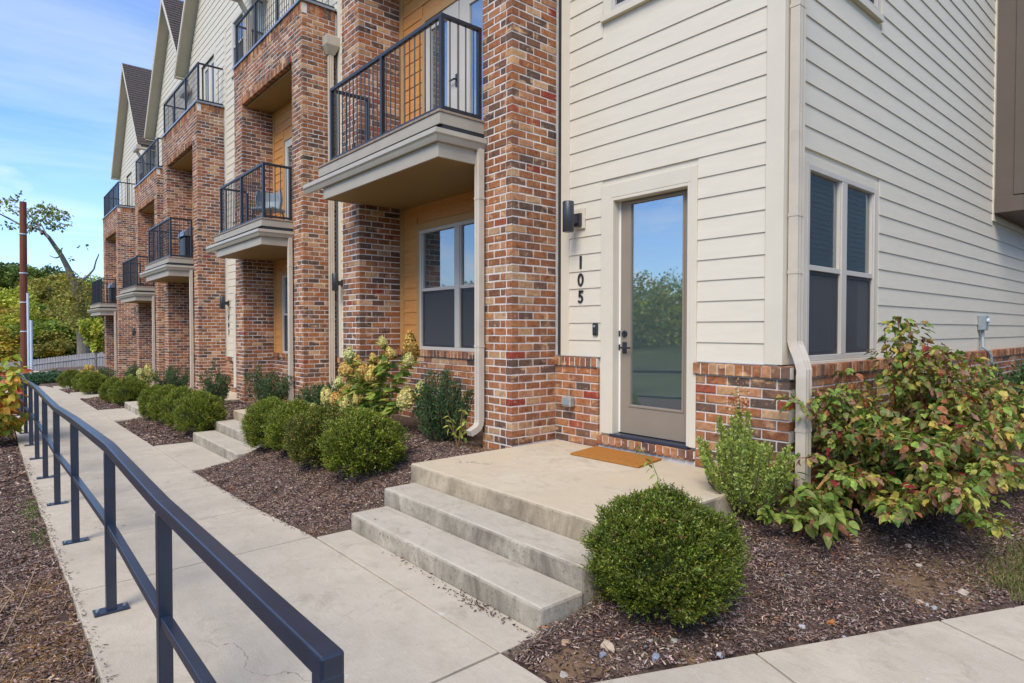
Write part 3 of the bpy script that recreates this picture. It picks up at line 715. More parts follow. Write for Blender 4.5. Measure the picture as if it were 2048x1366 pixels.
    # ---- siding boards
    dg = (.63, 1.715, 0, 2.59); w2 = (.63, 1.72, 4.19, 5.6); w3 = (.63, 1.72, 7.69, 9.1)
    S.rows('-y', .187, 2.325 if first else xr, WP, .90-.006, 9.05, 'cream_siding', [dg, w2, w3])
    S.l = [(f_, a, b_, p_, z if z > .95 else .895, mk) for (f_, a, b_, p_, z, mk) in S.l]
    # gable
    z = 7.15
    dr = (-2.25, -.70, 0, 8.95)
    while z < GZA-.35:
        if z < GZE-.02: segs = [(-3.83, .07)]
        else:
            tt = (z+EXPO-GZE)/(GZA-GZE); segs = [(GX0+.15+(GAX-GX0-.15)*tt, GX1-.15+(GAX-GX1+.15)*tt)]
        if z < 8.9: segs = [(-3.83, -2.25), (-.70, .07)]
        for a, b_ in segs:
            if b_-a > .05: S.add('-y', a, b_, WP-.0005, z, 'cream_siding')
        z += EXPO
    # ochre bays
    wg = (-2.76-.09, -.95+.09, 0, 2.56+.1)
    S.rows('-y', -3.20, -.49, .672, .89, 2.9, 'ochre_siding', [wg])
    S.rows('-y', -3.20, -.49, .672, 3.40, 6.2, 'ochre_siding', [(-2.70, -.97, 0, 5.52)])
    # trims
    mb = MB(); mb.box(-3.305, -3.20, .645, .672, .89, 2.905); mb.box(-3.305, -3.20, .645, .672, 3.37, 6.2)
    mb.box(-2.85, -2.762, .648, .674, .89, 2.66); mb.box(-2.762, -.948, .649, .674, 2.562, 2.66); mb.box(-.948, -.86, .648, .674, .89, 2.66)
    mb.box(-2.70, -2.622, .648, .674, 3.38, 5.5); mb.box(-2.622, -.97, .649, .674, 5.422, 5.5)
    mb.build('bay_trim', M_OCHRET, H, bevel=.003)
    mb = MB(); mb.box(.07, .187, WP-.026, WP, .90, 9.05)
    if first:
        mb.box(2.325, 2.468, WP-.026, WP+.1, .905, 9.1); mb.box(2.442, 2.467, WP+.1, WP+.215, .905, 9.1)
    mb.build('corner_board', M_TRIM, H, bevel=.003)
    mb = MB(); mb.box(.012, .07, WP-.01, WP, .9, 9.05); mb.build('gap_shade_strip', M_DARKBAND, H)  # dark-coloured strip standing in for shade between tower and trim
    # ---- door
    mb = MB(); mb.box(.632, .758, WP-.030, WP, .152, 2.588); mb.box(1.648, 1.715, WP-.030, WP, .152, 2.588); mb.box(.758, 1.648, WP-.029, WP, 2.455, 2.588)
    mb.box(.758, .785, WP-.028, WP+.12, .152, 2.455); mb.box(1.62, 1.648, WP-.028, WP+.12, .152, 2.455); mb.box(.785, 1.62, WP-.027, WP+.12, 2.425, 2.455)
    mb.build('door_casing', M_TRIM, H, bevel=.004)
    mb = MB(); mb.box(.785, .803, WP+.07, WP+.085, .17, 2.425); mb.build('weatherstrip', M_WHITE, H)
    mb = MB(); mb.box(.76, 1.645, .605, .80, .13, .160); mb.build('threshold', M_NAVY, H, bevel=.006)
    mb = MB(); y0, y1 = WP+.075, WP+.118; a, b_ = .806, 1.618
    ga, gb, gc, gd = .925, 1.508, .448, 2.385
    mb.box(a, ga, y0, y1, .168, 2.42); mb.box(gb, b_, y0, y1, .168, 2.42); mb.box(ga, gb, y0+.0005, y1, .168, gc); mb.box(ga, gb, y0+.0005, y1, gd, 2.42)
    door = mb.build('door', M_DOOR, H)
    mb = MB(); mb.box(ga-.02, ga, y0-.008, y0, gc-.02, gd+.02); mb.box(gb, gb+.02, y0-.008, y0, gc-.02, gd+.02); mb.box(ga, gb, y0-.0075, y0, gc-.02, gc); mb.box(ga, gb, y0-.0075, y0, gd, gd+.02)
    mb.build('glazing_bead', M_DOOR, door, bevel=.003)
    mb = MB(); mb.box(ga, gb, y0+.016, y0+.022, gc, gd); mb.build('pane', M_GLASSD, door)
    if first:
        mb = MB(); mb.box(.830, .880, y0-.012, y0, .945, 1.055); mb.tube([(.855, y0-.012, 1.0), (.855, y0-.05, 1.0)], .011, 10); mb.box(.845, .965, y0-.062, y0-.046, .991, 1.009)
        mb.build('handle', M_BLACK, door, bevel=.003)
        mb = MB(); mb.tube([(.855, y0, 1.135), (.855, y0-.014, 1.135)], .032, 16); mb.box(.849, .861, y0-.03, y0-.014, 1.115, 1.155); mb.build('deadbolt', M_BLACK, door, bevel=.002)
        mb = MB(); mb.box(.786, .802, y0-.012, y0+.004, .975, 1.03); mb.box(.786, .802, y0-.012, y0+.004, 1.11, 1.165); mb.build('strike_plate', M_BLACK, door)
    # ---- windows
    window(H, '-y', -2.76, -.95, .89, 2.56, .672, 2, .5, None)
    window(H, '-y', .75, 1.60, 4.25, 5.5, WP, 1, .5, .11); window(H, '-y', .75, 1.60, 7.75, 9.0, WP, 1, .5, .11)
    mb = MB(); mb.box(-2.0, -1.05, .95, .96, 2.05, 2.5); mb.build('blind', M_BLIND, H)
    mb = MB(); mb.box(-2.7, -2.05, .95, .96, 2.3, 2.5); mb.build('blind', M_BLIND, H)
    # ---- french door of the balcony
    mb = MB(); y0 = .665
    for (a, b_) in ((-2.62, -2.49), (-2.10, -1.845), (-1.825, -1.61), (-1.18, -1.05)): mb.box(a, b_, y0, y0+.05, 3.39, 5.42)
    for (a, b_) in ((-2.49, -2.10), (-1.61, -1.18)): mb.box(a, b_, y0+.001, y0+.05, 3.39, 3.62); mb.box(a, b_, y0+.001, y0+.05, 5.27, 5.42)
    fd = mb.build('balcony_door', M_WFRAME, H, bevel=.004)
    for (a, b_) in ((-2.49, -2.10), (-1.61, -1.18)):
        mb = MB(); mb.box(a, b_, y0+.02, y0+.026, 3.62, 5.27); mb.build('pane', M_GLASSD, fd)
    mb = MB(); mb.box(-1.90, -1.86, y0-.012, y0, 4.32, 4.48); mb.box(-1.99, -1.87, y0-.05, y0-.035, 4.40, 4.418); mb.box(-1.885, -1.87, y0-.05, y0-.012, 4.40, 4.418); mb.build('handle', M_BLACK, fd)
    # terrace door
    mb = MB(); y0 = WP+.03
    for (a, b_) in ((-2.14, -1.95), (-1.63, -1.32), (-1.0, -.81)): mb.box(a, b_, y0, y0+.05, 7.16, 8.8)
    for (a, b_) in ((-1.95, -1.63), (-1.32, -1.0)): mb.box(a, b_, y0+.001, y0+.05, 7.16, 7.35); mb.box(a, b_, y0+.001, y0+.05, 8.66, 8.8)
    mb.box(-2.25, -2.10, WP-.024, WP+.12, 7.16, 8.95); mb.box(-.85, -.70, WP-.024, WP+.12, 7.16, 8.95); mb.box(-2.10, -.85, WP-.023, WP+.12, 8.80, 8.95)
    td = mb.build('terrace_door', M_TRIM, H, bevel=.004)
    for (a, b_) in ((-1.95, -1.63), (-1.32, -1.0)): mb = MB(); mb.box(a, b_, y0+.02, y0+.026, 7.35, 8.66); mb.build('pane', M_GLASS, td)
    # ---- balcony
    mb = MB(); mb.box(-3.36, -.455, -.52, .66, 3.17, 3.34); deck = mb.build('balcony', M_DARKBAND, H)
    mb = MB(); mb.bbox(-3.385, -.440, -.575, .655, 3.345, 3.372, .004); mb.build('deck_edge', M_DECK, deck)
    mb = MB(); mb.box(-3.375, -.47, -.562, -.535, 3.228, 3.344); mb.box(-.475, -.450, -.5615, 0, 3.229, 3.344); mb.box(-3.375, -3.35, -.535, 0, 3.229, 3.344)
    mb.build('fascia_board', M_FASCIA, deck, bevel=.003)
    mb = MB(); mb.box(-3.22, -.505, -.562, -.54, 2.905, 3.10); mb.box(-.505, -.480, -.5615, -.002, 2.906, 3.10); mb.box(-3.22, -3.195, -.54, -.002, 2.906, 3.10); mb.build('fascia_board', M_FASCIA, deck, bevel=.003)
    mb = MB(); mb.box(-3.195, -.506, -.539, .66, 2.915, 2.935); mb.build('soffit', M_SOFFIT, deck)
    # ogee gutter round front and right side
    pr = [(-.562, 3.055), (-.565, 3.165), (-.57, 3.165), (-.57, 3.062), (-.592, 3.062), (-.604, 3.085), (-.612, 3.115), (-.628, 3.128), (-.630, 3.158), (-.622, 3.170), (-.638, 3.170), (-.640, 3.122), (-.622, 3.106), (-.612, 3.078), (-.600, 3.052)]
    mb = MB(); n = len(pr); V = []
    for (p, q) in pr: V.append((-3.72-(p+.562)*0, p, q))
    dxs = [(-.562-p) for p, q in pr]
    for (p, q), d_ in zip(pr, dxs): V.append((-.480+d_, p, q))
    for (p, q), d_ in zip(pr, dxs): V.append((-.480+d_, -.001, q))
    F = []
    for r_ in range(2):
        for i in range(n): F.append((r_*n+i, r_*n+(i+1) % n, (r_+1)*n+(i+1) % n, (r_+1)*n+i))
    F += [tuple(range(n-1, -1, -1)), tuple(range(2*n, 3*n))]; mb.add(V, F)
    mb.box(-3.72, -3.715, -.634, -.562, 3.056, 3.166)
    mb.build('gutter', M_GUTTER, deck)
    spout(H, -.452, -.062, 3.06, [.06, -.02, 0, .05, .10][k], straps=(1.0, 2.55))
    bal_rail(H, [((-3.08, -.50), (-.50, -.50)), ((-.50, -.50), (-.50, -.005)), ((-3.08, -.50), (-3.08, .02))], 3.372, 4.35, [(-3.08, -.50), (-1.72, -.50), (-.50, -.50), (-.50, -.03), (-3.08, .02)])
    # recess ceiling
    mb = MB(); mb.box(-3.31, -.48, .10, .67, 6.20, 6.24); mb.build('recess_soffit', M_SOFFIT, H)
    # ---- terrace
    mb = MB(); mb.box(-3.87, .03, -.03, .64, 7.15, 7.19); mb.build('parapet_cap', M_FLASH, H)
    bal_rail(H, [((-3.80, .05), (-.04, .05)), ((-.04, .05), (-.04, .62)), ((-3.80, .05), (-3.80, .62))], 7.19, 8.14, [(-3.80, .05), (-2.55, .05), (-1.3, .05), (-.04, .05)], pitch=.115)
    # ---- roof
    sl = math.hypot(GAX-GX0, GZA-GZE)
    rf = MB()
    th = .16; nrow = 34; y0, y1 = .30, 9.0
    for sgn, xe in ((-1, GX0), (1, GX1)):
        ex = xe; slope = (GZA-GZE)/abs(GAX-xe)
        ln = math.hypot(abs(GAX-xe), GZA-GZE); nxn = (GZA-GZE)/ln; nz = abs(GAX-xe)/ln
        for r_ in range(nrow):      # courses of shingles, each butt proud of the next
            t0, t1 = r_/nrow, (r_+1)/nrow+.004
            xa, za = ex+(GAX-ex)*t0, GZE+(GZA-GZE)*t0; xb, zb = ex+(GAX-ex)*min(1, t1), GZE+(GZA-GZE)*min(1, t1)
            ox, oz = sgn*nxn, nz
            rf.add([(xa+ox*.024, y0, za+oz*.024), (xa+ox*.024, y1, za+oz*.024), (xb+ox*.006, y1, zb+oz*.006), (xb+ox*.006, y0, zb+oz*.006), (xa, y0, za), (xa, y1, za)],
                   [(0, 1, 2, 3) if sgn < 0 else (3, 2, 1, 0), (4, 5, 1, 0)])
    roof = rf.build('roof', M_ROOF, H)
    mb = MB()
    for sgn, xe in ((-1, GX0), (1, GX1)):
        V = [(xe, y0, GZE), (GAX, y0, GZA), (GAX, y0, GZA-th*1.5), (xe, y0, GZE-th)]
        V += [(x, y0+.03, z) for x, _, z in V]; mb.add(V, [(0, 1, 2, 3), (7, 6, 5, 4), (0, 4, 5, 1), (1, 5, 6, 2), (2, 6, 7, 3), (3, 7, 4, 0)])
    mb.build('rake_board', M_TRIM, roof)
    mb = MB()
    for sgn, xe in ((-1, GX0), (1, GX1)):
        mb.add([(xe, y0+.031, GZE-.125), (GAX, y0+.031, GZA-.20), (GAX, WP, GZA-.20), (xe, WP, GZE-.125)], [(0, 1, 2, 3)])
        mb.box(min(xe, xe-sgn*.14), max(xe, xe-sgn*.14), y0+.031, 8.9, GZE-.16, GZE-.125)
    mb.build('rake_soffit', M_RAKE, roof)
    mb = MB(); xg = GX1-.35; mb.box(xg, xg+.75, .20, .34, GZE-.26, GZE-.12); mb.rtube([(xg+.15, .30, GZE-.2), (xg+.15, .40, GZE-.38), (xg+.15, .52, GZE-.55), (xg+.15, .55, GZE-1.5)], .1, .08)
    mb.build('valley_gutter', M_GUTTER, roof)
    # ---- downspout with conductor head on the tower side
    if k in (1, 3):
        spout(H, .055, .50, 6.32, .05, (0, 1, 0), (0, -1, 0), straps=(1.6, 3.6, 5.3), elbow=True)
        mb = MB(); x = .07; V = []
        for (hw, d_, z) in ((.065, .045, 6.32), (.13, .10, 6.46), (.13, .10, 6.62), (.085, .06, 6.66)):
            V += [(.005, .50-hw, z), (.02+d_*1.6, .50-hw, z), (.02+d_*1.6, .50+hw, z), (.005, .50+hw, z)]
        F = [(r_*4+i, r_*4+(i+1) % 4, r_*4+4+(i+1) % 4, r_*4+4+i) for r_ in range(3) for i in range(4)]+[(3, 2, 1, 0), (12, 13, 14, 15)]
        mb.add(V, F); mb.build('conductor_head', M_GUTTER, H, bevel=.004)
    if first: end_wall(H, S)
    S.finish(H, off)
    return H
def end_wall(H, S):
    X = 2.442; y0, y1 = WP+.215, 12.0
    # cores with window openings
    mb = MB(); hol = [(1.03, 2.49, .92, 2.52), (1.03, 2.49, 4.19, 5.6)]
    us = [WP+.1, 1.03, 2.49, 12.0]
    for a, b_ in zip(us[:-1], us[1:]):
        segs = [(.5, 9.1)]
        if a == 1.03: segs = [(.5, .92), (2.52, 4.19), (5.6, 9.1)]
        for p0, p1 in segs: mb.box(X-.10, X-.001, a, b_, p0, p1)
    mb.build('wall', M_TRIM, H)
    wg = (.955-.005, 2.615, .3, 2.61); wg2 = (.955-.005, 2.615, 4.10, 5.72); box = (6.86, 10.6, 2.78, 9.2)
    S.rows('+x', y0, y1, X, .894, 9.0, 'cream_siding', [wg, wg2, box], joint=3.66)
    window(H, '+x', 1.03, 2.49, .92, 2.52, X, 2, .48, .075); window(H, '+x', 1.03, 2.49, 4.19, 5.6, X, 2, .48, .075)
    mb = MB(); mb.box(X-.02, X+.028, 6.84, 6.90, 2.72, 9.0); mb.box(X-.02, X+.026, 6.90, 10.6, 2.72, 2.80); mb.build('corner_board', M_TRIM, H)
    # projecting bay clad in taupe panels
    mb = MB(); mb.box(X-.05, X+.33, 6.90, 10.5, 2.86, 9.1); bay = mb.build('oriel_bay', M_TAUPE, H)
    mb = MB(); mb.box(X+.24, X+.35, 6.885, 7.02, 3.06, 9.1); mb.build('corner_trim', M_TAUPE, bay, bevel=.004)
    mb = MB(); mb.box(X+.03, X+.352, 6.88, 10.52, 2.83, 3.04); mb.build('base_band', M_TAUPE, bay, bevel=.004)
    # leader at the corner, stepping out over the brick ledge
    mb = MB(); x = X+.075
    mb.rtube([(x, .735, 8.8), (x, .735, 1.09), (x+.012, .730, 1.05), (x+.05, .705, .99), (x+.085, .675, .93), (x+.105, .665, .87), (x+.105, .66, .82), (x+.105, .66, -.12)], .096, .076, (0, 1, 0))
    for zz in (1.62, 2.06, 3.65, .42): 
        xx = x if zz > 1 else x+.105; yy = .735 if zz > 1 else .66
        mb.rtube([(xx, yy, zz-.012), (xx, yy, zz+.012)], .103, .083, (0, 1, 0))
    mb.build('downspout', M_SPOUT, H)
    # inside of the room behind the end window
    mb = MB(); mb.box(.9, 2.3, 2.62, 2.68, .1, 3.0); mb.build('inner_wall', M_ROOM, H)
houses = [house(k) for k in range(5)]

# ------------------------------------------------------------------ fittings on the houses
def lamp(loc, k, label):
    L = empty('wall_lamp', loc, label=label, cat='wall lamp', group='wall lamps beside the doors')
    mb = MB(); mb.box(-.075, .075, -.02, 0, -.11, .10); mb.build('mount_block', M_TRIM, L, bevel=.004)
    mb = MB(); mb.box(-.045, .045, -.05, -.02, -.085, .045); mb.box(-.02, .02, -.13, -.05, -.06, .02); mb.build('bracket', M_BRONZE, L, bevel=.003)
    mb = MB(); mb.sm = False
    n = 28; y = -.175; rr = .058
    prof = [(rr-.006, -.155), (rr, -.15), (rr, .145), (rr-.004, .150), (rr-.008, .150), (rr-.008, .10), (0.001, .10)]
    V = []; F = []
    for (r_, z) in prof:
        for j in range(n): V.append((r_*math.cos(2*math.pi*j/n), y+r_*math.sin(2*math.pi*j/n), z))
    for i in range(len(prof)-1):
        for j in range(n): F.append((i*n+j, i*n+(j+1) % n, (i+1)*n+(j+1) % n, (i+1)*n+j))
    F.append(tuple(range(n-1, -1, -1))); mb.add(V, F); o = mb.build('shade', M_BRONZE, L)
    for p in o.data.polygons: p.use_smooth = len(p.vertices) == 4 and abs(p.normal.z) < .5
lamp((.34, WP-.017, 2.315), 0, 'black cylinder wall lamp left of the nearest glass door')
lamp((UX[1]+.30, UY[1]+WP-.017, UZ[1]+2.25), 1, 'black cylinder lamp peeking out beside the tall downspout')
lamp((UX[2]+.34, UY[2]+WP-.017, UZ[2]+2.25), 2, 'small black cylinder lamp above the number 103')
lamp((UX[4]+.30, UY[4]+WP-.017, UZ[4]+2.25), 4, 'tiny dark cylinder lamp on the farthest townhouse')
DIG = {'1': [[(-.012, 0), (.012, 0), (.012, .13), (-.012, .13)]]}
def ring(rx, ry, w, a0=0, a1=360, cx=0, cy=0, n=26):
    q = []
    for i in range(n):
        b0, b1 = R(a0+(a1-a0)*i/n), R(a0+(a1-a0)*(i+1)/n)
        q.append([(cx+(rx-w)*math.cos(b0), cy+(ry-w)*math.sin(b0)), (cx+rx*math.cos(b0), cy+ry*math.sin(b0)), (cx+rx*math.cos(b1), cy+ry*math.sin(b1)), (cx+(rx-w)*math.cos(b1), cy+(ry-w)*math.sin(b1))])
    return q
DIG['0'] = ring(.040, .066, .020, cy=.065)
DIG['5'] = [[(-.026, .062), (-.004, .066), (.000, .13), (-.022, .13)], [(-.022, .11), (.034, .11), (.034, .13), (-.022, .13)]]+ring(.038, .042, .020, -150, 115, -.004, .042)
DIG['3'] = ring(.036, .036, .019, -150, 90, -.004, .036)+ring(.033, .035, .018, -90, 150, -.004, .095)
def number(txt, x, y, zs, label):
    Nn = empty('house_number', (x, y, zs[0]), label=label, cat='house number', group='house numbers')
    for ch, z in zip(txt, zs):
        mb = MB()
        for q in DIG[ch]:
            mb.add([(a, -.012, b_) for a, b_ in q]+[(a, -.002, b_) for a, b_ in q], [(0,1,2,3),(7,6,5,4),(0,4,5,1),(1,5,6,2),(2,6,7,3),(3,7,4,0)])
        mb.build('digit', M_BLACK, Nn, (0, 0, z-zs[0]))
number('105', .352, WP-.014, [1.80, 1.622, 1.448], 'black numerals 105 running down the cream siding by the door')
number('103', UX[2]+.24, UY[2]+WP-.014, [UZ[2]+1.80, UZ[2]+1.622, UZ[2]+1.448], 'small black numerals 103 on the siding strip down the row')
D = empty('doorbell', (.56, WP-.015, 1.18), label='black video doorbell on siding left of the nearest door', cat='doorbell')
mb = MB(); mb.bbox(-.032, .032, -.026, 0, -.062, .062, .008); mb.build('body', M_BLACK, D)
mb = MB(); mb.tube([(0, -.026, .03), (0, -.029, .03)], .013, 12); mb.build('lens', M_GREYM, D)
mb = MB(); mb.tube([(0, -.026, -.03), (0, -.030, -.03)], .016, 14); mb.build('button', M_BRONZE, D)
D = empty('outlet_box', (.235, .612, .425), label='weathered metal outlet box on the low brick wall', cat='outlet box')
mb = MB(); mb.bbox(-.06, .06, -.075, 0, -.05, .05, .008); mb.build('cover', M_GALV, D)
mb = MB(); mb.box(-.045, .03, -.081, -.0755, -.03, .035); mb.build('flap', M_GREYM, D, bevel=.003)
D = empty('doormat', (1.03, .36, .002), label='plain tan coir doormat on the landing', cat='doormat')
mb = MB(); q = [(.690, .135), (1.462, .168), (1.392, .592), (.612, .585)]
mb.prism([(a-1.03, b_-.36) for a, b_ in q], 0, .018); mb.build('coir_pad', M_MAT, D, bevel=.004)
D = empty('electrical_box', (2.47, 6.24, 1.27), label='grey electrical disconnect box with conduit on the side wall', cat='electrical box')
mb = MB(); mb.bbox(-.012, .075, -.075, .075, -.10, .10, .008); mb.build('enclosure', M_GREYM, D)
mb = MB(); mb.tube([(.075, .02, .03), (.10, .02, .03)], .03, 14); mb.build('dial', M_CONDUIT, D)
mb = MB(); mb.tube([(.03, 0, -.10), (.032, -.01, -.2), (.045, -.06, -.33), (.10, -.05, -.37), (.125, 0, -.45), (.13, .03, -.62), (.13, .05, -.9)], .019, 8); mb.build('conduit', M_GREYM, D)
A = empty('air_conditioner', (3.2, 8.3, -.05), label='dark air conditioner unit behind the shrubs on the side wall', cat='air conditioner')
mb = MB(); mb.bbox(-.4, .4, -.4, .4, 0, .12, .02); mb.bbox(-.4, .4, -.4, .4, .70, .80, .02); mb.build('casing', M_GREYM, A)
mb = MB()
for i in range(9): mb.box(-.385+.0, .385, -.385, .385, .14+i*.062, .165+i*.062)
mb.build('grille', M_BRONZE, A)
# things on the balconies
def grill(loc, label):
    g = empty('grill', loc, label=label, cat='grill', group='grills on the balconies')
    mb = MB(); mb.box(-.3, .3, -.2, .2, 0, .62); mb.build('cabinet', M_BLACK, g, bevel=.01)
    V = []; F = []; n = 9
    for xx in (-.33, .33):
        for i in range(n): a = math.pi*i/(n-1); V.append((xx, -.24*math.cos(a), .66+.24*math.sin(a)))
    for i in range(n-1): F.append((i, i+1, n+i+1, n+i))
    F += [tuple(range(n-1, -1, -1)), tuple(range(n, 2*n)), (0, n, 2*n-1, n-1)]
    mb = MB(); mb.add(V, F); mb.build('lid', M_FLASH, g)
    mb = MB(); mb.tube([(-.2, -.26, .78), (.2, -.26, .78)], .012, 8); mb.box(-.55, -.33, -.18, .18, .62, .66); mb.build('side_shelf', M_BLACK, g)
grill((UX[4]-1.4, UY[4]+.1, UZ[4]+3.375), 'silver-lidded grill on the farthest balcony')
grill((UX[2]-1.6, UY[2]+.2, UZ[2]+3.375), 'dark grill behind the railing of the middle balcony')
ch = empty('patio_chair', (UX[1]-1.9, UY[1]+.05, UZ[1]+3.375), .6, label='grey rounded patio chair behind the second balcony railing', cat='chair')
V = []; F = []; n = 13
for r_, zz in ((.26, .42), (.30, .62), (.27, .80)):
    for i in range(n): a = math.pi*(.0+i/(n-1)); V.append((r_*math.cos(a), r_*math.sin(a)*.9, zz))
for r_ in range(2):
    for i in range(n-1): F.append((r_*n+i, r_*n+i+1, r_*n+n+i+1, r_*n+n+i))
mb = MB(); mb.add(V, F); o = mb.build('backrest', M_BLIND, ch); o.data.materials[0] = M_GREYM; sd_ = o.modifiers.new('thick', 'SOLIDIFY'); sd_.thickness = .03
mb = MB(); mb.bbox(-.25, .25, -.22, .24, .38, .44, .02); mb.build('seat', M_GREYM, ch)
for a, b_ in ((-.2, -.18), (.2, -.18), (-.2, .2), (.2, .2)): mb = MB(); mb.tube([(a, b_, .39), (a*1.15, b_*1.15, 0)], .014, 6); mb.build('leg', M_BLACK, ch)

# ------------------------------------------------------------------ handrail along the walk
RX = [3.53, 1.99, .60, -1.20, -2.80, -4.35, -5.85, -7.25, -8.85, -10.3, -11.9, -13.5, -15.1]
RZ = [.52, .505, .535, .485, .42, .405, .395, .355, .29, .31, .30, .27, .25]
RYv = -3.505
hr = empty('handrail', (3.53, RYv, -.43), label='dark navy steel handrail following the sloping walk', cat='handrail')
def bar(pts, w, h):
    mb = MB(); V = []; F = []
    for (x, z) in pts:
        for a, b_ in ((-w/2, -h/2), (w/2, -h/2), (w/2, h/2), (-w/2, h/2)): V.append((x-3.53, a, z+b_+.43))
    for i in range(len(pts)-1):
        for j in range(4): F.append((i*4+j, i*4+(j+1) % 4, i*4+4+(j+1) % 4, i*4+4+j))
    F += [(3, 2, 1, 0), tuple(range(len(pts)*4-4, len(pts)*4))]; mb.add(V, F); return mb
bar([(x+(.026 if i == 0 else 0), z-.0255) for i, (x, z) in enumerate(zip(RX, RZ))], .052, .051).build('top_rail', M_NAVY, hr, bevel=.006)
for (xa, za), (xb, zb) in zip(list(zip(RX, RZ))[:-1], list(zip(RX, RZ))[1:]):
    bar([(xa-.024, za-.475), (xb+.024, zb-.475)], .04, .038).build('mid_rail', M_NAVY, hr, bevel=.004)
for x, z in zip(RX, RZ):
    zb = float(zw(x))-.017
    mb = MB(); mb.box(-.0255, .0255, -.0255, .0255, zb+.43, z-(.051 if x < 3 else .045)+.43); po = mb.build('post', M_NAVY, hr, (x-3.53, 0, 0), bevel=.004)
    mb = MB(); mb.box(-.045, .045, -.085, .085, zb+.43, zb+.443); mb.build('base_plate', M_NAVY, po, bevel=.003)
    mb = MB()
    for yy in (-.065, .065): mb.tube([(0, yy, zb+.443), (0, yy, zb+.455)], .010, 6)
    mb.build('anchor_bolt', M_GREYM, po)

# ------------------------------------------------------------------ planting
def join(parts):
    V = []; F = []; Cc = []; k = 0
    for v, f, c in parts: V.append(v); F.append(f+k); Cc.append(c); k += len(v)
    return np.concatenate(V), np.concatenate(F), np.concatenate(Cc)
def sphere_dirs(n):
    d = RNG.normal(size=(n, 3)); return norm(d)
BOXP = [(.135, .185, .021, 5), (.105, .150, .017, 5), (.180, .225, .028, 4), (.28, .30, .04, 1.6), (.24, .15, .045, .5)]
BOXY = [(.13, .15, .020, 4), (.17, .165, .026, 4), (.09, .125, .019, 4), (.24, .19, .035, 1.2)]
def boxwood_mesh(nsp, nl, L, W, pal):
    """leafy sprigs on an uneven ball, unit radius 1 (x,y), height 2*.68"""
    nh = max(60, nsp//16); hub = sphere_dirs(nh); hub[:, 2] = np.where(hub[:, 2] < -.75, -hub[:, 2], hub[:, 2]); hk = RNG.integers(0, nh, nsp)
    d = norm(hub[hk]+RNG.normal(size=(nsp, 3))*.085)
    hr_ = RNG.normal(size=nh)*.035
    lump = 1+.06*np.sin(d[:, 0]*5+1)*np.cos(d[:, 1]*6)+.05*np.sin(d[:, 2]*9+d[:, 0]*7)+.04*np.cos(d[:, 1]*13+d[:, 2]*11)
    r = (lump+hr_[hk])*(1-.30*RNG.random(nsp)**2.2)+.075*np.maximum(0, RNG.normal(size=nsp)-.8)
    P0 = d*r[:, None]
    ax = norm(d*.85+np.array([0, 0, .9])+RNG.normal(size=(nsp, 3))*.30)
    parts = []
    sh = pickcol(nsp, pal, .14)*(1+.16*RNG.normal(size=nh)).clip(.6, 1.5)[hk][:, None]
    for j in range(nl):
        t_ = (j/nl)*L*3.2
        c = P0+ax*t_
        dd = norm(ax*.95+RNG.normal(size=(nsp, 3))*.55)
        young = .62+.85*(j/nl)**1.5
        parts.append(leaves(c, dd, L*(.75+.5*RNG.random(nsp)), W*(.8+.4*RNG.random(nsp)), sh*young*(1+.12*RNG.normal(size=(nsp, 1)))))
    V, F, c = join(parts)
    V[:, 2] *= .98
    return npmesh('boxwood_foliage', V, F, M_BOX, np.clip(c, .005, 1))
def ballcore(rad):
    mb = MB(); mb.col = (.035, .05, .012); V = []; F = []; n, m_ = 20, 12  # opaque ball coloured dark in place of the shade inside the shrub
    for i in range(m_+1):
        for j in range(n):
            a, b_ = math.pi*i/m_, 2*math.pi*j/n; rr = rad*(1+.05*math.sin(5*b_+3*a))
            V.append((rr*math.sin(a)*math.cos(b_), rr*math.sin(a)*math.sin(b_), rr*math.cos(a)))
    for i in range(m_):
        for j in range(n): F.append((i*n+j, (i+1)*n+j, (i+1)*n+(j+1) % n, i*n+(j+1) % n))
    mb.add(V, F); return mb.mesh('shade_core', M_BARK_A)
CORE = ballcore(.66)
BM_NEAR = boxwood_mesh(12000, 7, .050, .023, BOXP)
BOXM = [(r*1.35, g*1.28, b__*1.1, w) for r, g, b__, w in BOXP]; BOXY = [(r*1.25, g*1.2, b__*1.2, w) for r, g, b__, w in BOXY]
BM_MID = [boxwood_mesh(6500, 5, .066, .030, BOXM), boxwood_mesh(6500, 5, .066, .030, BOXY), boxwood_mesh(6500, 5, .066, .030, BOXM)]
def boxwood(x, y, w, h, me, rz, label):
    g = float(gz(x, y)); b_ = empty('boxwood', (x, y, g), rz, label=label, cat='shrub', group='clipped round boxwoods')
    rx = w/2*(.80 if me is BM_NEAR else .87); rzv = h*(.49 if me is BM_NEAR else .51)
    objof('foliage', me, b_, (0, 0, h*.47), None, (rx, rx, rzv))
    objof('shade_core', CORE, b_, (0, 0, h*.47), None, (rx, rx, rzv))
    mb = MB(); mb.col = (.10, .07, .045)
    for a in range(5): mb.tube([(0, 0, -.05), (.10*math.cos(a*1.3), .10*math.sin(a*1.3), h*.3)], .012, 5)
    mb.build('stem', M_BARK_A, b_)
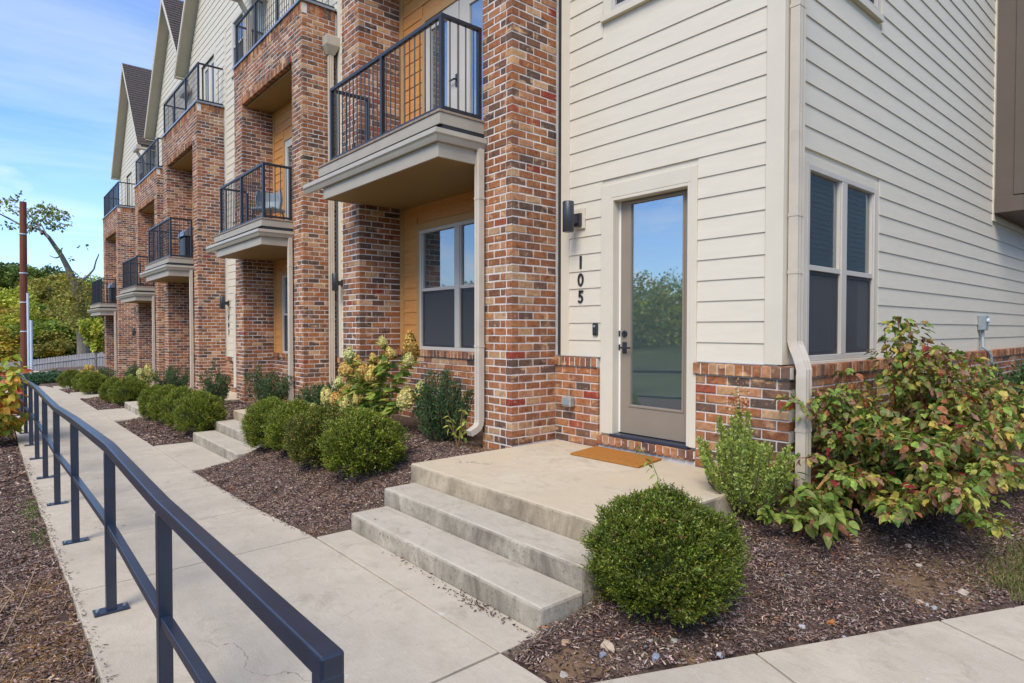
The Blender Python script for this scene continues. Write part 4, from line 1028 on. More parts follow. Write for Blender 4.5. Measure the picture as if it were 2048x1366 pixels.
BXL = [(2.71, -1.21, .90, .64, 0, 'big round boxwood at the right end of the near concrete steps'),
 (-.95, -1.15, .85, .60, 1, 'nearest and largest boxwood of the row of four left of the near steps'),
 (-1.80, -1.22, .76, .60, 2, 'yellowish boxwood, second from the near end of the row of four'),
 (-2.62, -1.18, .70, .58, 1, 'third boxwood of the row of four, below the brown hydrangea heads'),
 (-3.30, -1.25, .68, .60, 3, 'boxwood touching the second flight of steps, far end of the row of four'),
 (-6.05, -1.42, .78, .62, 1, 'nearest boxwood beyond the second flight of steps'),
 (-7.02, -1.44, .70, .64, 3, 'second boxwood beyond the second flight of steps'),
 (-8.05, -1.46, .66, .63, 1, 'third boxwood beyond the second flight of steps'),
 (-8.98, -1.50, .60, .60, 3, 'last boxwood of the middle row, beside the small two-riser steps'),
 (-12.32, -1.42, .86, .60, 1, 'nearer boxwood of the pair just past the small two-riser steps'),
 (-13.3, -1.60, .66, .58, 3, 'farther boxwood of the pair just past the small two-riser steps'),
 (-16.83, -1.60, .82, .60, 1, 'boxwood beyond the first flat entry path'),
 (-18.9, -1.6, .72, .60, 3, 'boxwood between the two flat entry paths, far one'),
 (-21.9, -1.72, .78, .62, 1, 'farthest boxwood near the end of the walk')]
for i, (x, y, w, h, mi, lb) in enumerate(BXL):
    me = BM_NEAR if mi == 0 else BM_MID[{1: 0, 2: 1, 3: 2}[mi]]
    boxwood(x, y, w, h, me, i*1.7, lb)

# upright dark hollies
HOLP = [(.06, .115, .045, 5), (.085, .15, .058, 5), (.12, .19, .07, 3), (.18, .25, .09, 1.2)]
def holly_parts(h, w, nst, per, L, W, pal, spread=.55, tight=.13):
    parts = []; st = MB(); st.col = (.12, .085, .05)
    for s_ in range(nst):
        a = RNG.random()*6.283; lean = spread*RNG.random()**.7*w*.5; hh = h*(.55+.45*RNG.random())*(1-.35*lean/(w*.5+1e-6))
        b0 = np.array([RNG.normal()*.03, RNG.normal()*.03, 0]); tip = np.array([math.cos(a)*lean, math.sin(a)*lean, hh])
        mid = b0*.4+tip*.6+np.array([math.cos(a), math.sin(a), 0])*w*.08; mid[2] = hh*.5
        st.tube([tuple(b0), tuple(mid), tuple(tip)], [.008, .006, .002], 4, False)
        n = per; t_ = .18+.82*RNG.random(n)
        c = np.outer((1-t_)**2, b0)+np.outer(2*t_*(1-t_), mid)+np.outer(t_**2, tip)
        rad = w*tight*(1.25-t_*.9); off = RNG.normal(size=(n, 3)); off[:, 2] *= .5
        c = c+norm(off)*rad[:, None]*RNG.random((n, 1))**.5
        dd = norm(norm(off)*.7+np.array([0, 0, .9])+RNG.normal(size=(n, 3))*.3)
        parts.append(leaves(c, dd, L*(.7+.6*RNG.random(n)), W, pickcol(n, pal, .18), .2))
    return join(parts), st
def upright(name, x, y, h, w, label, nst=26, per=170, L=.045, W=.02, pal=HOLP, spread=1.0, cat='shrub', group=None, me=None, rz=0, tight=.13):
    b_ = empty(name, (x, y, float(gz(x, y))-.02), rz, label=label, cat=cat, group=group)
    (V, F, c), st = holly_parts(h, w, nst, per, L, W, pal, spread, tight)
    objof('foliage', npmesh('foliage', V, F, M_LEAF, np.clip(c, .004, 1)), b_); st.build('stem', M_BARK_A, b_)
    return b_
GH = 'dark upright hollies along the brick walls'
upright('holly', -1.02, -.16, .93, .80, 'dark spiky holly beside the near balcony downspout', 34, 260, .034, .016, group=GH)
upright('holly', -3.75, -.38, .80, .68, 'dark holly half hidden behind the hydrangea', 24, 200, .036, .017, group=GH)
upright('holly', -6.65, -.12, .98, .95, 'dark bushy holly just past the second flight of steps', 28, 200, .04, .018, group=GH)
upright('holly', -9.0, -.40, 1.05, .72, 'feathery dark holly beside the curved downspout foot', 22, 170, .04, .018, group=GH)
upright('holly', -12.9, -.40, 1.0, .95, 'dark holly in front of the third tower', 24, 150, .045, .02, group=GH)
upright('holly', -17.5, -.5, 1.05, .95, 'dark holly behind the yellow hydrangea', 24, 120, .05, .022, group=GH)
upright('holly', -23.6, -.45, 1.0, .9, 'farthest dark holly at the end tower', 22, 100, .05, .024, group=GH)
LGP = [(.35, .43, .085, 5), (.45, .53, .12, 5), (.24, .30, .05, 3), (.56, .62, .22, 1.4)]
b_ = upright('privet_shrub', 2.44, .14, .95, .66, 'light green small-leaved shrub against the brick corner by the landing', 46, 420, .022, .014, pal=LGP, spread=1.1, tight=.07)
mb = MB(); mb.col = (.20, .10, .05); mb.tube([(0, 0, 0), (-.03, .03, .5), (-.06, .02, .86)], [.008, .006, .003], 5); mb.build('woody_stem', M_BARK_A, b_)
n = 140; c = np.array([-.06, .02, .86])+RNG.normal(size=(n, 3))*[.035, .035, .06]
V, F, cc = leaves(c, RNG.normal(size=(n, 3))+[0, 0, .5], .024, .016, pickcol(n, [(.50, .30, .13, 3), (.42, .22, .10, 2), (.55, .40, .2, 1)]))
objof('seed_head', npmesh('seed_head', V, F, M_FLOWER, cc), b_)

def bigleaf(L, W, col, dark, n=5, curl=.18, wavy=0.0):
    """one pointed leaf along +Y with a fold and drooping tip; holes left out"""
    V = []; F = []; 
    for i in range(n+1):
        t_ = i/n; w = W*.5*(math.sin(math.pi*min(1, t_**.75*.98+.02)))**.8*(1 if t_ < .98 else 0); y = L*t_; z = -curl*L*t_*t_
        jl, jr = random.gauss(1, wavy), random.gauss(1, wavy); V += [(-w*jl, y, z+w*(.30+random.gauss(0, wavy))), (random.gauss(0, wavy*.1), y, z), (w*jr, y, z+w*(.30+random.gauss(0, wavy)))]
    for i in range(n): F += [(i*3, i*3+1, i*3+4, i*3+3), (i*3+1, i*3+2, i*3+5, i*3+4)]
    mb = MB()
    for k_, f in enumerate(F):
        j = random.uniform(.85, 1.15); e = dark if random.random() < .22 else col
        mb.col = tuple(q*j for q in e); k = len(mb.v); mb.v.extend([V[i] for i in f]); mb.f.append((k, k+1, k+2, k+3)); mb.m.append(0); mb.c.append(mb.col)
    return mb
def scatter_leaves(parent, pts, dirs, sizes, meshes, keep=295, camkey=True, drop=.35, wts=None):
    """leaves as parts (those that show largest) and the rest as one foliage mesh"""
    pw = parent.location
    order = sorted(range(len(pts)), key=lambda i: -sizes[i]/max(.5, (Vector(pts[i])+pw-CAM).length)*(1.0+.7*np.dot(np.array(pts[i])-0, np.array([CAM.x-pw.x, CAM.y-pw.y, 0]))/5))
    restV = []; restF = []; restC = []; k = 0
    mats_ = [(mb, mb.mesh('leaf', M_LEAF)) for mb in meshes]
    for rank, i in enumerate(order):
        d = Vector(dirs[i]).normalized(); s_ = sizes[i]
        upv = Vector((RNG.normal()*.55, RNG.normal()*.55, 1)); xa = d.cross(upv); xa = xa.normalized() if xa.length > 1e-3 else Vector((1, 0, 0)); za = xa.cross(d)
        mtx = Matrix((xa, d, za)).transposed()
        kk = random.choices(range(len(mats_)), wts)[0] if wts else random.randrange(len(mats_)); mb, me = mats_[kk]
        if rank < keep:
            objof('leaf', me, parent, pts[i], mtx.to_euler(), (s_, s_, s_))
        else:
            M3 = np.array(mtx)*s_; Vv = np.array(mb.v)@M3.T+np.array(pts[i]); restV.append(Vv); restF.append(np.array(mb.f)+k); restC.append(np.array(mb.c)*(1+RNG.normal()*.1)); k += len(Vv)
    if restV: tag(objof('foliage', npmesh('foliage', np.concatenate(restV), np.concatenate(restF), M_LEAF, np.clip(np.concatenate(restC), .003, 1)), parent), kind='stuff')
G1, G2, G3 = (.17, .27, .045), (.27, .36, .06), (.11, .19, .035)
Y1, Y2 = (.42, .40, .07), (.50, .36, .08); BR, RD, MV = (.26, .12, .05), (.30, .045, .03), (.28, .15, .12)

# hydrangea with tan and cream flower heads
def flower_head(n, pal, rx, rz_, cone):
    d = sphere_dirs(n); r = .72+.28*RNG.random(n)**.5
    c = d*r[:, None]*[rx, rx, rz_]
    if cone: c[:, :2] *= (1.15-.55*(c[:, 2:3]/rz_+1)/2*1.3)
    nn = norm(d+RNG.normal(size=(n, 3))*.35); parts = []
    base = pickcol(n, pal, .14)
    for q in range(2):
        parts.append(leaves(c, norm(np.cross(nn, RNG.normal(size=(n, 3))))+nn*.35, .024, .022, base*(1+RNG.normal(size=(n, 1))*.1), .1, nn))
    V, F, cc = join(parts); return npmesh('flower_head', V, F, M_FLOWER, np.clip(cc, .01, .9))
FH_TAN = [flower_head(420, [(.92, .64, .18, 5), (.95, .74, .28, 4), (.76, .44, .12, 3)], .075, .085, True), flower_head(420, [(.90, .58, .17, 4), (.94, .70, .26, 4), (.74, .40, .12, 2)], .08, .075, True)]
FH_CRM = [flower_head(420, [(.82, .80, .36, 5), (.85, .76, .42, 3), (.68, .74, .26, 3)], .075, .08, True), flower_head(380, [(.80, .72, .28, 4), (.82, .58, .24, 3), (.72, .76, .28, 3)], .07, .09, True)]
FH_TALL = flower_head(460, [(.70, .44, .10, 5), (.78, .54, .16, 4), (.58, .32, .08, 2)], .062, .13, True)
def on_plane(px, py, y):
    d = rt*((px-1024)/FPX)-up*((py-683)/FPX)+fw; k = (y-CAM.y)/d.y; return CAM+d*k
hx, hy = -2.35, -.30; hz0 = float(gz(hx, hy))
hyd = empty('hydrangea', (hx, hy, hz0), label='leggy hydrangea with tan and cream flower heads beside the bay window', cat='hydrangea', group='hydrangeas by the brick walls')
heads = [(765, 683, 'c', .6), (822, 693, 't', .0), (698, 708, 'c', .8), (712, 722, 'n', .9), (746, 716, 'n', .6), (780, 705, 'n', .5), (767, 727, 'n', .9), (817, 719, 'm', .8), (692, 738, 'n', 1.1), (726, 745, 'n', 1.1), (745, 748, 'n', 1.05), (724, 762, 'n', 1.1), (702, 769, 'n', .95), (738, 776, 'n', 1.1), (678, 764, 'c', .8), (731, 790, 'n', .95), (716, 795, 'n', .8), (654, 792, 'c', 1.15), (683, 787, 'n', 1.05), (672, 797, 'n', .95), (696, 805, 'c', 1.15), (687, 806, 'n', .9), (646, 812, 'n', .85), (744, 823, 'm', .85), (811, 795, 'm', 1.2), (839, 786, 'c', .95), (630, 820, 'c', .85), (842, 772, 'c', .6)]
hp = []; hd = []; hs = []; stm = MB(); stm.col = (.22, .20, .07)
for (px, py, kd, s_) in heads:
    yy = hy+random.uniform(-.32, .25); p = on_plane(px, py, yy)-Vector((hx, hy, hz0)); s_ = (s_ or .0)
    me = FH_TALL if kd == 't' else (FH_CRM[random.randrange(2)] if kd == 'c' else (FH_CRM[1] if kd == 'm' else FH_TAN[random.randrange(2)]))
    sc_ = 1.5 if kd == 't' else 1.22*max(s_, .62)
    objof('flower_head', me, hyd, p, (random.uniform(-.4, .4), random.uniform(-.4, .4), random.uniform(0, 6)), (sc_,)*3)
    base = Vector((random.uniform(-.2, .25), random.uniform(-.08, .1), 0)); mid = base*.5+p*.5+Vector((0, 0, .06))
    stm.tube([base, mid, p], [.007, .006, .004], 5, False)
    L = (p-base).length
    for q in range(int(14+L*20)):
        t_ = random.uniform(.25, .97); c = base*(1-t_)**2+mid*2*t_*(1-t_)+p*t_*t_
        a = random.uniform(0, 6.28); hp.append(c); hd.append((math.cos(a), math.sin(a), random.uniform(-.55, .5))); hs.append(random.uniform(.08, .15))
stm.build('stem', M_BARK_A, hyd)
scatter_leaves(hyd, hp, hd, hs, [bigleaf(1, .55, G1, G3), bigleaf(1, .5, G2, G1), bigleaf(1, .52, (.36, .44, .08), G2), bigleaf(1, .5, Y1, G2, curl=.35), bigleaf(1, .55, G3, G1), bigleaf(1, .5, (.44, .47, .09), G2)], 260, wts=[4, 5, 4, 2, 2, 3])
# yellow sucker by the downspout foot
sx, sy = -.62, -.22; ys = empty('hydrangea', (sx, sy, float(gz(sx, sy))), label='small yellow-leaved sprig at the foot of the near downspout', cat='plant')
P_ = []; D_ = []; S_ = []; stm = MB(); stm.col = (.35, .22, .10)
for q in range(9):
    a = random.uniform(0, 6.28); tp = Vector((math.cos(a)*.16, math.sin(a)*.12, random.uniform(.18, .42))); stm.tube([(0, 0, 0), tp*.5+Vector((0, 0, .05)), tp], [.004, .003, .002], 4, False)
    for w in range(4): t_ = random.uniform(.4, 1); P_.append(tp*t_); D_.append((random.gauss(0, 1), random.gauss(0, 1), random.uniform(-1, .2))); S_.append(random.uniform(.05, .09))
stm.build('stem', M_BARK_A, ys)
scatter_leaves(ys, P_, D_, S_, [bigleaf(1, .5, (.42, .45, .06), G2), bigleaf(1, .5, (.50, .48, .09), Y1), bigleaf(1, .5, G2, G1)])
# small hydrangeas far along
for (x, y, lb, pal) in ((-14.9, -.75, 'low hydrangea with yellow heads past the third downspout', FH_CRM), (-23.6, -.95, 'distant hydrangea with orange-tan heads near the end of the row', FH_TAN)):
    b_ = empty('hydrangea', (x, y, float(gz(x, y))), label=lb, cat='hydrangea', group='hydrangeas by the brick walls')
    for q in range(11): objof('flower_head', pal[q % 2], b_, (random.gauss(0, .3), random.gauss(0, .15), random.uniform(.35, .8)), (0, 0, q), (1.3,)*3)
    P_ = [(random.gauss(0, .3), random.gauss(0, .2), random.uniform(.05, .7)) for q in range(150)]
    scatter_leaves(b_, P_, [(random.gauss(0, 1), random.gauss(0, 1), random.uniform(-.5, .5)) for q in P_], [.12]*150, [bigleaf(1, .55, G1, G3, 3), bigleaf(1, .5, (.30, .34, .06), G2, 3)], 0)

# big leafy shrub against the end wall
def leafshrub(name, x, y, label, stems, meshes, wts, stemcol, keep, lmin, lmax, perm, low=0):
    z0 = float(gz(x, y)); b_ = empty(name, (x, y, z0), label=label, cat='shrub')
    P_ = []; D_ = []; S_ = []
    for (tip, bend) in stems:
        base = Vector((random.gauss(0, .10), random.gauss(0, .16), -.02)); tip = Vector(tip); mid = base*.45+tip*.55+Vector(bend)
        mb = MB(); mb.col = stemcol; pts = []
        for i in range(7): t_ = i/6; pts.append(base*(1-t_)**2+mid*2*t_*(1-t_)+tip*t_*t_)
        mb.tube(pts, [(.0105-.0013*i)*min(1, (tip-base).length/1.0) for i in range(7)], 5); mb.build('stem', M_BARK_A, b_)
        L = (tip-base).length; n = int(perm*L)
        for q in range(n):
            t_ = random.uniform(.22, 1.0)**.8; c = base*(1-t_)**2+mid*2*t_*(1-t_)+tip*t_*t_
            a = random.uniform(0, 6.28); off = Vector((math.cos(a), math.sin(a), random.uniform(-.5, .45)))
            rr = random.random()**.6*.17*(1.1-t_*.55); P_.append(c+off*rr); d = off+Vector((0, 0, random.uniform(-.9, .05))); D_.append(d); S_.append(random.uniform(lmin, lmax))
    scatter_leaves(b_, P_, D_, S_, meshes, keep, wts=wts)
    return b_
VCOL = [(G1, G3, 5), (G2, G1, 5), ((.24, .29, .06), MV, 4), ((.48, .46, .09), G2, 3.4), ((.54, .44, .09), (.40, .24, .07), 2.6), ((.42, .27, .08), BR, 2.4), ((.36, .19, .13), (.25, .2, .09), 3.0), ((.44, .16, .065), BR, 2.4), ((.24, .025, .03), RD, .5), ((.33, .48, .08), G2, 2.2), ((.16, .21, .05), (.30, .22, .08), 3)]
VM = []; VW = []
for a_, d_, w_ in VCOL:
    for q in range(2): VM.append(bigleaf(1, random.uniform(.5, .72), a_, d_, 6, random.uniform(.1, .45), wavy=.16)); VW.append(w_)
stems = []
for q in range(155):
    tx, ty = random.uniform(-.55, .75), random.uniform(-1.3, 1.25)
    hh = 1.5*(1-.42*min(1, abs(ty-.15)/1.1)**1.5)*(1-.30*max(0, tx)/.72)
    stems.append(((tx, ty, hh*random.uniform(.18, 1.0)**1.15), (0, 0, random.uniform(.05, .25))))
leafshrub('dogwood_shrub', 3.12, 1.62, 'large sprawling shrub with yellow, green and purple-tinged leaves under the side window', stems, VM, VW, (.26, .06, .04), 300, .040, .092, 80)
stems = [((random.uniform(-.30, .25), random.uniform(-.40, .45), random.uniform(.12, .40)), (0, 0, .14)) for q in range(20)]
leafshrub('dogwood_shrub', 2.86, .36, 'low green leafy suckers on the mulch in front of the large shrub', stems, [bigleaf(1, .6, G1, (.2, .2, .05), 6), bigleaf(1, .6, G2, (.3, .27, .07), 6), bigleaf(1, .6, (.20, .24, .05), BR, 6, .3), bigleaf(1, .6, (.30, .12, .07), BR, 6, .35), bigleaf(1, .6, (.27, .38, .06), G2, 6)], [5, 5, 4, .7, 1.6], (.17, .06, .03), 200, .06, .105, 34)
mb = MB(); mb.col = (.42, .22, .08); br = empty('dead_branch', (2.74, .42, -.15), label='bare tan branch arching between the small shrub and the large one', cat='branch')
mb.tube([(-.06, -.05, 0), (.05, .05, .16), (.10, .2, .30), (.22, .45, .36)], [.012, .010, .008, .005], 6); mb.tube([(.05, .05, .16), (.12, .06, .05)], .005, 5); mb.build('stem', M_BARK_A, br)
upright('holly', 3.25, 4.6, 1.05, 1.3, 'dark green shrub at the right edge behind the large leafy shrub', 40, 200, .05, .024, group=GH)
upright('holly', 2.95, 6.3, .95, 1.1, 'dark shrub under the electrical box on the side wall', 30, 150, .05, .024, group=GH)
# autumn-leaved shrub left of the rail
AM = [bigleaf(1, .72, (.75, .36, .05), (.6, .45, .07), 5), bigleaf(1, .7, (.78, .52, .07), (.55, .52, .08), 5), bigleaf(1, .7, (.55, .56, .08), G2, 5), bigleaf(1, .7, (.36, .46, .07), (.45, .48, .08), 5), bigleaf(1, .7, (.55, .10, .05), (.7, .26, .05), 5), bigleaf(1, .7, (.58, .17, .06), BR, 5)]
stems = [((random.uniform(-.6, .6), random.uniform(-.55, .42), random.uniform(.35, 1.5)), (0, 0, .15)) for q in range(30)]
leafshrub('oakleaf_shrub', -7.9, -4.05, 'autumn shrub with orange, yellow and red leaves left of the handrail', stems, AM, [4, 5, 5, 4, 1.0, 1.2], (.2, .1, .05), 280, .11, .19, 26)
stems = [((random.uniform(-.4, .4), random.uniform(-.3, .3), random.uniform(.3, 1.15)), (0, 0, .1)) for q in range(12)]
leafshrub('oakleaf_shrub', -14.2, -4.15, 'yellow-green shrub at the far end of the handrail', stems, AM, [.5, 3, 5, 4, .1, .2], (.2, .1, .05), 60, .10, .16, 30)
# weeds: leaf sprig over the near boxwood
sp = empty('weed', (2.32, -.72, 0.0), label='thin fern-like weed sprig poking up by the near boxwood', cat='weed')
mb = MB(); mb.col = (.16, .22, .05); tip = Vector((-.16, -.02, .40)); mb.tube([(0, 0, -.2), (-.01, 0, .22), (-.06, -.01, .33), tip], [.004, .003, .003, .002], 5); mb.build('stem', M_BARK_A, sp)
P_ = []; D_ = []
for i in range(12): t_ = i/11; c = Vector((0, 0, .2)).lerp(tip, t_); P_.append(c); D_.append((random.uniform(-.3, .3), (1 if i % 2 else -1), -.5))
scatter_leaves(sp, P_, D_, [.055]*12, [bigleaf(1, .36, G1, G3, 4), bigleaf(1, .36, G2, G1, 4)])

# ------------------------------------------------------------------ mulch chips, pebbles, litter
def inrect(x, y):
    m_ = np.zeros(len(x), bool)
    for (a, b_, c, d) in pads: m_ |= (x > a) & (x < b_) & (y > c) & (y < d)
    return m_
def bedmask(x, y):
    d2 = (x-2.876)*-.916+(y+1.952)*.4
    house_ = np.zeros(len(x), bool)
    for k in range(5):
        house_ |= (x > UX[k]-3.84) & (x < UX[k]+.0) & (y > UY[k]-.0) | (x > UX[k]-.001) & (x < UX[k]+(2.54 if k == 0 else 2.12)) & (y > UY[k]+.6)
    main = (y > -2.11) & (d2 > .015) & ~inrect(x, y) & ~house_
    main &= (x < 2.4) | (d2 > .015)
    return main
def chips(n, x0, x1, y0, y1, mask, L, W, name, pal, zoff=.006, dens=None):
    x = RNG.uniform(x0, x1, n); y = RNG.uniform(y0, y1, n); m_ = mask(x, y)
    if dens is not None: m_ &= RNG.random(n) < dens(x, y)
    x, y = x[m_], y[m_]; n = len(x); z = gz(x, y)+bumpy(x, y)+zoff*RNG.random(n)
    a = RNG.uniform(0, 6.283, n); tilt = RNG.normal(size=n)*.28
    d = np.stack([np.cos(a), np.sin(a), tilt], 1); d = norm(d)
    u_ = norm(np.stack([RNG.normal(size=n)*.35, RNG.normal(size=n)*.35, np.ones(n)], 1)); s_ = norm(np.cross(d, u_)); nn = np.cross(s_, d)
    l_ = (L*(.4+.9*RNG.random(n)**1.6))[:, None]; w = (W*(.5+.9*RNG.random(n)))[:, None]
    c = np.stack([x, y, z+.004], 1)
    V = np.stack([c-d*l_-s_*w*.6, c-d*l_*.9+s_*w*.7, c+d*l_*.92+s_*w, c+d*l_-s_*w*.5, c+nn*w*1.1], 1).reshape(-1, 3)
    i = np.arange(n)*5; F = np.concatenate([np.stack([i, i+4, i+1], 1)[:, [0, 2, 1]], np.stack([i+1, i+2, i+4], 1)[:, [0, 1, 2]][:, ::-1], np.stack([i+2, i+3, i+4], 1)[:, ::-1], np.stack([i+3, i, i+4], 1)[:, ::-1]])
    cc = pickcol(n, pal, .2); return npmesh(name, V, F, M_CHIP, np.concatenate([cc]*4))
MP = [(0.175, 0.110, 0.086, 6), (0.111, 0.069, 0.055, 4.5), (0.265, 0.178, 0.143, 4.5), (0.382, 0.279, 0.233, 2.6), (0.530, 0.402, 0.317, 1.1), (0.657, 0.500, 0.370, .35), (0.424, 0.206, 0.079, .5)]
def claymask(x, y): return 1-.85*np.clip(np.exp(-((x-3.5)/.26)**2-((y-.3)/.3)**2)+np.exp(-((x-2.72)/.16)**2-((y+1.95)/.18)**2)+.8*np.exp(-((x-3.1)/.12)**2-((y+1.45)/.1)**2), 0, 1)
leftbed = lambda x, y: (y < -3.655)
tag(objof('mulch', chips(62000, 2.2, 4.6, -2.2, 2.6, bedmask, .022, .0042, 'mulch', MP, dens=claymask)), label='dark shredded mulch in the bed by the near boxwood', cat='mulch', kind='stuff')
tag(objof('mulch', chips(56000, -4.2, .06, -2.12, 0, bedmask, .024, .0048, 'mulch', MP)), label='dark shredded mulch between the walk and the nearest tower', cat='mulch', kind='stuff')
tag(objof('mulch', chips(42000, -27, -4.2, -2.12, .2, bedmask, .04, .010, 'mulch', MP)), label='dark mulch in the beds farther along the row', cat='mulch', kind='stuff')
tag(objof('mulch', chips(70000, -3.6, 2.6, -5.6, -3.6, leftbed, .024, .0048, 'mulch', MP)), label='shredded mulch left of the handrail in the foreground', cat='mulch', kind='stuff')
tag(objof('mulch', chips(30000, -20, -3.6, -6.5, -3.6, leftbed, .04, .010, 'mulch', MP)), label='mulch strip left of the walk farther back', cat='mulch', kind='stuff')
def spill(n, x0, x1, ye, sg, z, name, lb):
    x = RNG.uniform(x0, x1, n); y = ye+sg*np.abs(RNG.normal(size=n))*.02; a = RNG.uniform(0, 6.283, n)
    c = np.stack([x, y, zw(x)+z+.004*RNG.random(n)], 1); V, F, cc = leaves(c, np.stack([np.cos(a), np.sin(a), RNG.normal(size=n)*.12], 1), .012+.03*RNG.random(n)**2, .006, pickcol(n, MP, .2), .3)
    tag(objof(name, npmesh(name, V, F, M_CHIP, cc)), label=lb, cat='mulch', kind='stuff')
spill(330, -3.4, .15, -2.13, -1, .003, 'mulch_spill', 'mulch crumbs along the right edge of the walk')
spill(480, -6, 2.2, -3.645, 1, -.014, 'mulch_spill', 'mulch crumbs along the left edge of the walk')
SP = [(.36, .20, .07, 4), (.45, .28, .11, 3), (.28, .13, .04, 3)]
stray = lambda x, y: leftbed(x, y) & (RNG.random(len(x)) < np.clip(np.exp(-((x-.9)/.45)**2-((y+3.85)/.25)**2)+.8*np.exp(-((x+.2)/.22)**2-((y+3.8)/.2)**2)+.5*np.exp(-((x-.35)/.3)**2-((y+3.82)/.12)**2), 0, 1))
tag(objof('pine_straw', chips(16000, -1.6, 2.2, -4.8, -3.6, stray, .05, .0013, 'pine_straw', SP, .012)), label='rusty pine straw along the left edge of the walk', cat='pine straw', kind='stuff')
bedstraw = lambda x, y: bedmask(x, y) & (RNG.random(len(x)) < np.clip(.8*np.exp(-((x+.35)/.3)**2-((y+.12)/.12)**2)+.12*np.exp(-((x+1)/1.2)**2-((y+1.6)/.4)**2)+.5*np.exp(-((x-.1)/.25)**2-((y+2.0)/.1)**2), 0, 1))
tag(objof('pine_straw', chips(14000, -3, .06, -2.12, 0, bedstraw, .05, .0014, 'pine_straw', SP, .02)), label='tan straw at the foot of the near downspout', cat='pine straw', kind='stuff')
# long dry stalks
for pts, lb in (([(-1.35, -4.0, 0), (-1.2, -3.97, .12), (-.95, -3.98, .16)], 'short dry stalk on the left mulch bed'), ([(.75, -4.35, .01), (.55, -3.98, .03), (.1, -3.88, .07), (-.45, -3.80, .05)], 'long curved dry stalk lying on the left mulch bed'), ([(.62, -4.5, .01), (.42, -4.05, .05), (0, -3.92, .09), (-.3, -3.96, .05)], 'second dry stalk beside the long curved one')):
    b_ = empty('dry_stalk', (*pts[0][:2], float(gz(*pts[0][:2]))), label=lb, cat='stalk'); mb = MB(); mb.col = (.42, .28, .15); p0 = Vector(pts[0])
    mb.tube([Vector(p)-Vector((p0.x, p0.y, -.008)) for p in pts], .0035, 5); mb.build('stem', M_BARK_A, b_)
def rock(seed, sx_, sy_, sz_, col):
    rg = np.random.default_rng(seed); mb = MB(); n, m_ = 9, 6; V = []
    o = rg.random(3)*9
    for i in range(m_+1):
        for j in range(n):
            a, q = math.pi*i/m_, 2*math.pi*j/n; d = (math.sin(a)*math.cos(q), math.sin(a)*math.sin(q), math.cos(a))
            r_ = 1+.22*math.sin(d[0]*3+o[0])*math.cos(d[1]*3.3+o[1])+.15*math.sin(d[2]*5+d[0]*4+o[2])
            V.append((d[0]*r_*sx_, d[1]*r_*sy_, d[2]*r_*sz_))
    F = [(i*n+j, (i+1)*n+j, (i+1)*n+(j+1) % n, i*n+(j+1) % n) for i in range(m_) for j in range(n)]
    mb.col = col; mb.add(V, F); return mb.mesh('stone', M_ROCK)
STN = [(2.739, -1.70, .042, (.50, .38, .26), 'largest pale tan stone in the mulch by the near steps'), (2.76, -1.768, .020, (.30, .33, .38), 'blue-grey stone touching the largest tan stone'), (2.953, -1.604, .022, (.27, .31, .37), 'flat blue-grey stone below the near boxwood'), (2.914, -1.402, .022, (.36, .34, .28), 'grey-green stone in the clay under the near boxwood'), (3.25, -.731, .020, (.46, .45, .46), 'white stone halfway along the right mulch bed edge'), (3.561, .096, .026, (.48, .35, .25), 'pinkish stone on bare clay at the right'), (3.696, .393, .034, (.52, .42, .32), 'cream rock beside the grass tuft at right'), (3.596, .09, .019, (.47, .46, .44), 'pale grey stone in the cluster on the clay at right'), (3.637, .077, .021, (.36, .38, .37), 'rounded grey stone nearest the walk in the right cluster'), (2.571, -1.835, .022, (.45, .30, .18), 'orange-tan stone near the corner of the lowest step'), (2.848, -1.511, .016, (.40, .38, .33), 'small grey stone right of the largest tan stone'), (2.737, -2.011, .022, (.46, .40, .33), 'pale flat stone close to the corner of the walk'), (3.12, -1.316, .017, (.37, .40, .42), 'small blue-grey stone at the walk edge in the middle'), (3.33, -.55, .021, (.44, .17, .06), 'orange stone on the mulch near the right walk'), (4.05, 1.5, .04, (.42, .44, .48), 'grey-blue rock under the right end of the large shrub'), (3.42, .56, .020, (.46, .38, .30), 'small tan stone on the right clay patch'), (3.3, .75, .022, (.5, .44, .36), 'pale stone near the low leafy suckers')]
for i, (x, y, s_, c, lb) in enumerate(STN):
    o = objof('stone', rock(i, s_*random.uniform(.9, 1.2), s_*random.uniform(.7, 1), s_*.62, c), None, (x, y, float(gz(x, y))+bumpy(x, y)+s_*.3), (random.uniform(-.3, .3), random.uniform(-.3, .3), random.uniform(0, 6))); tag(o, lb, 'stone', 'stones in the bed')
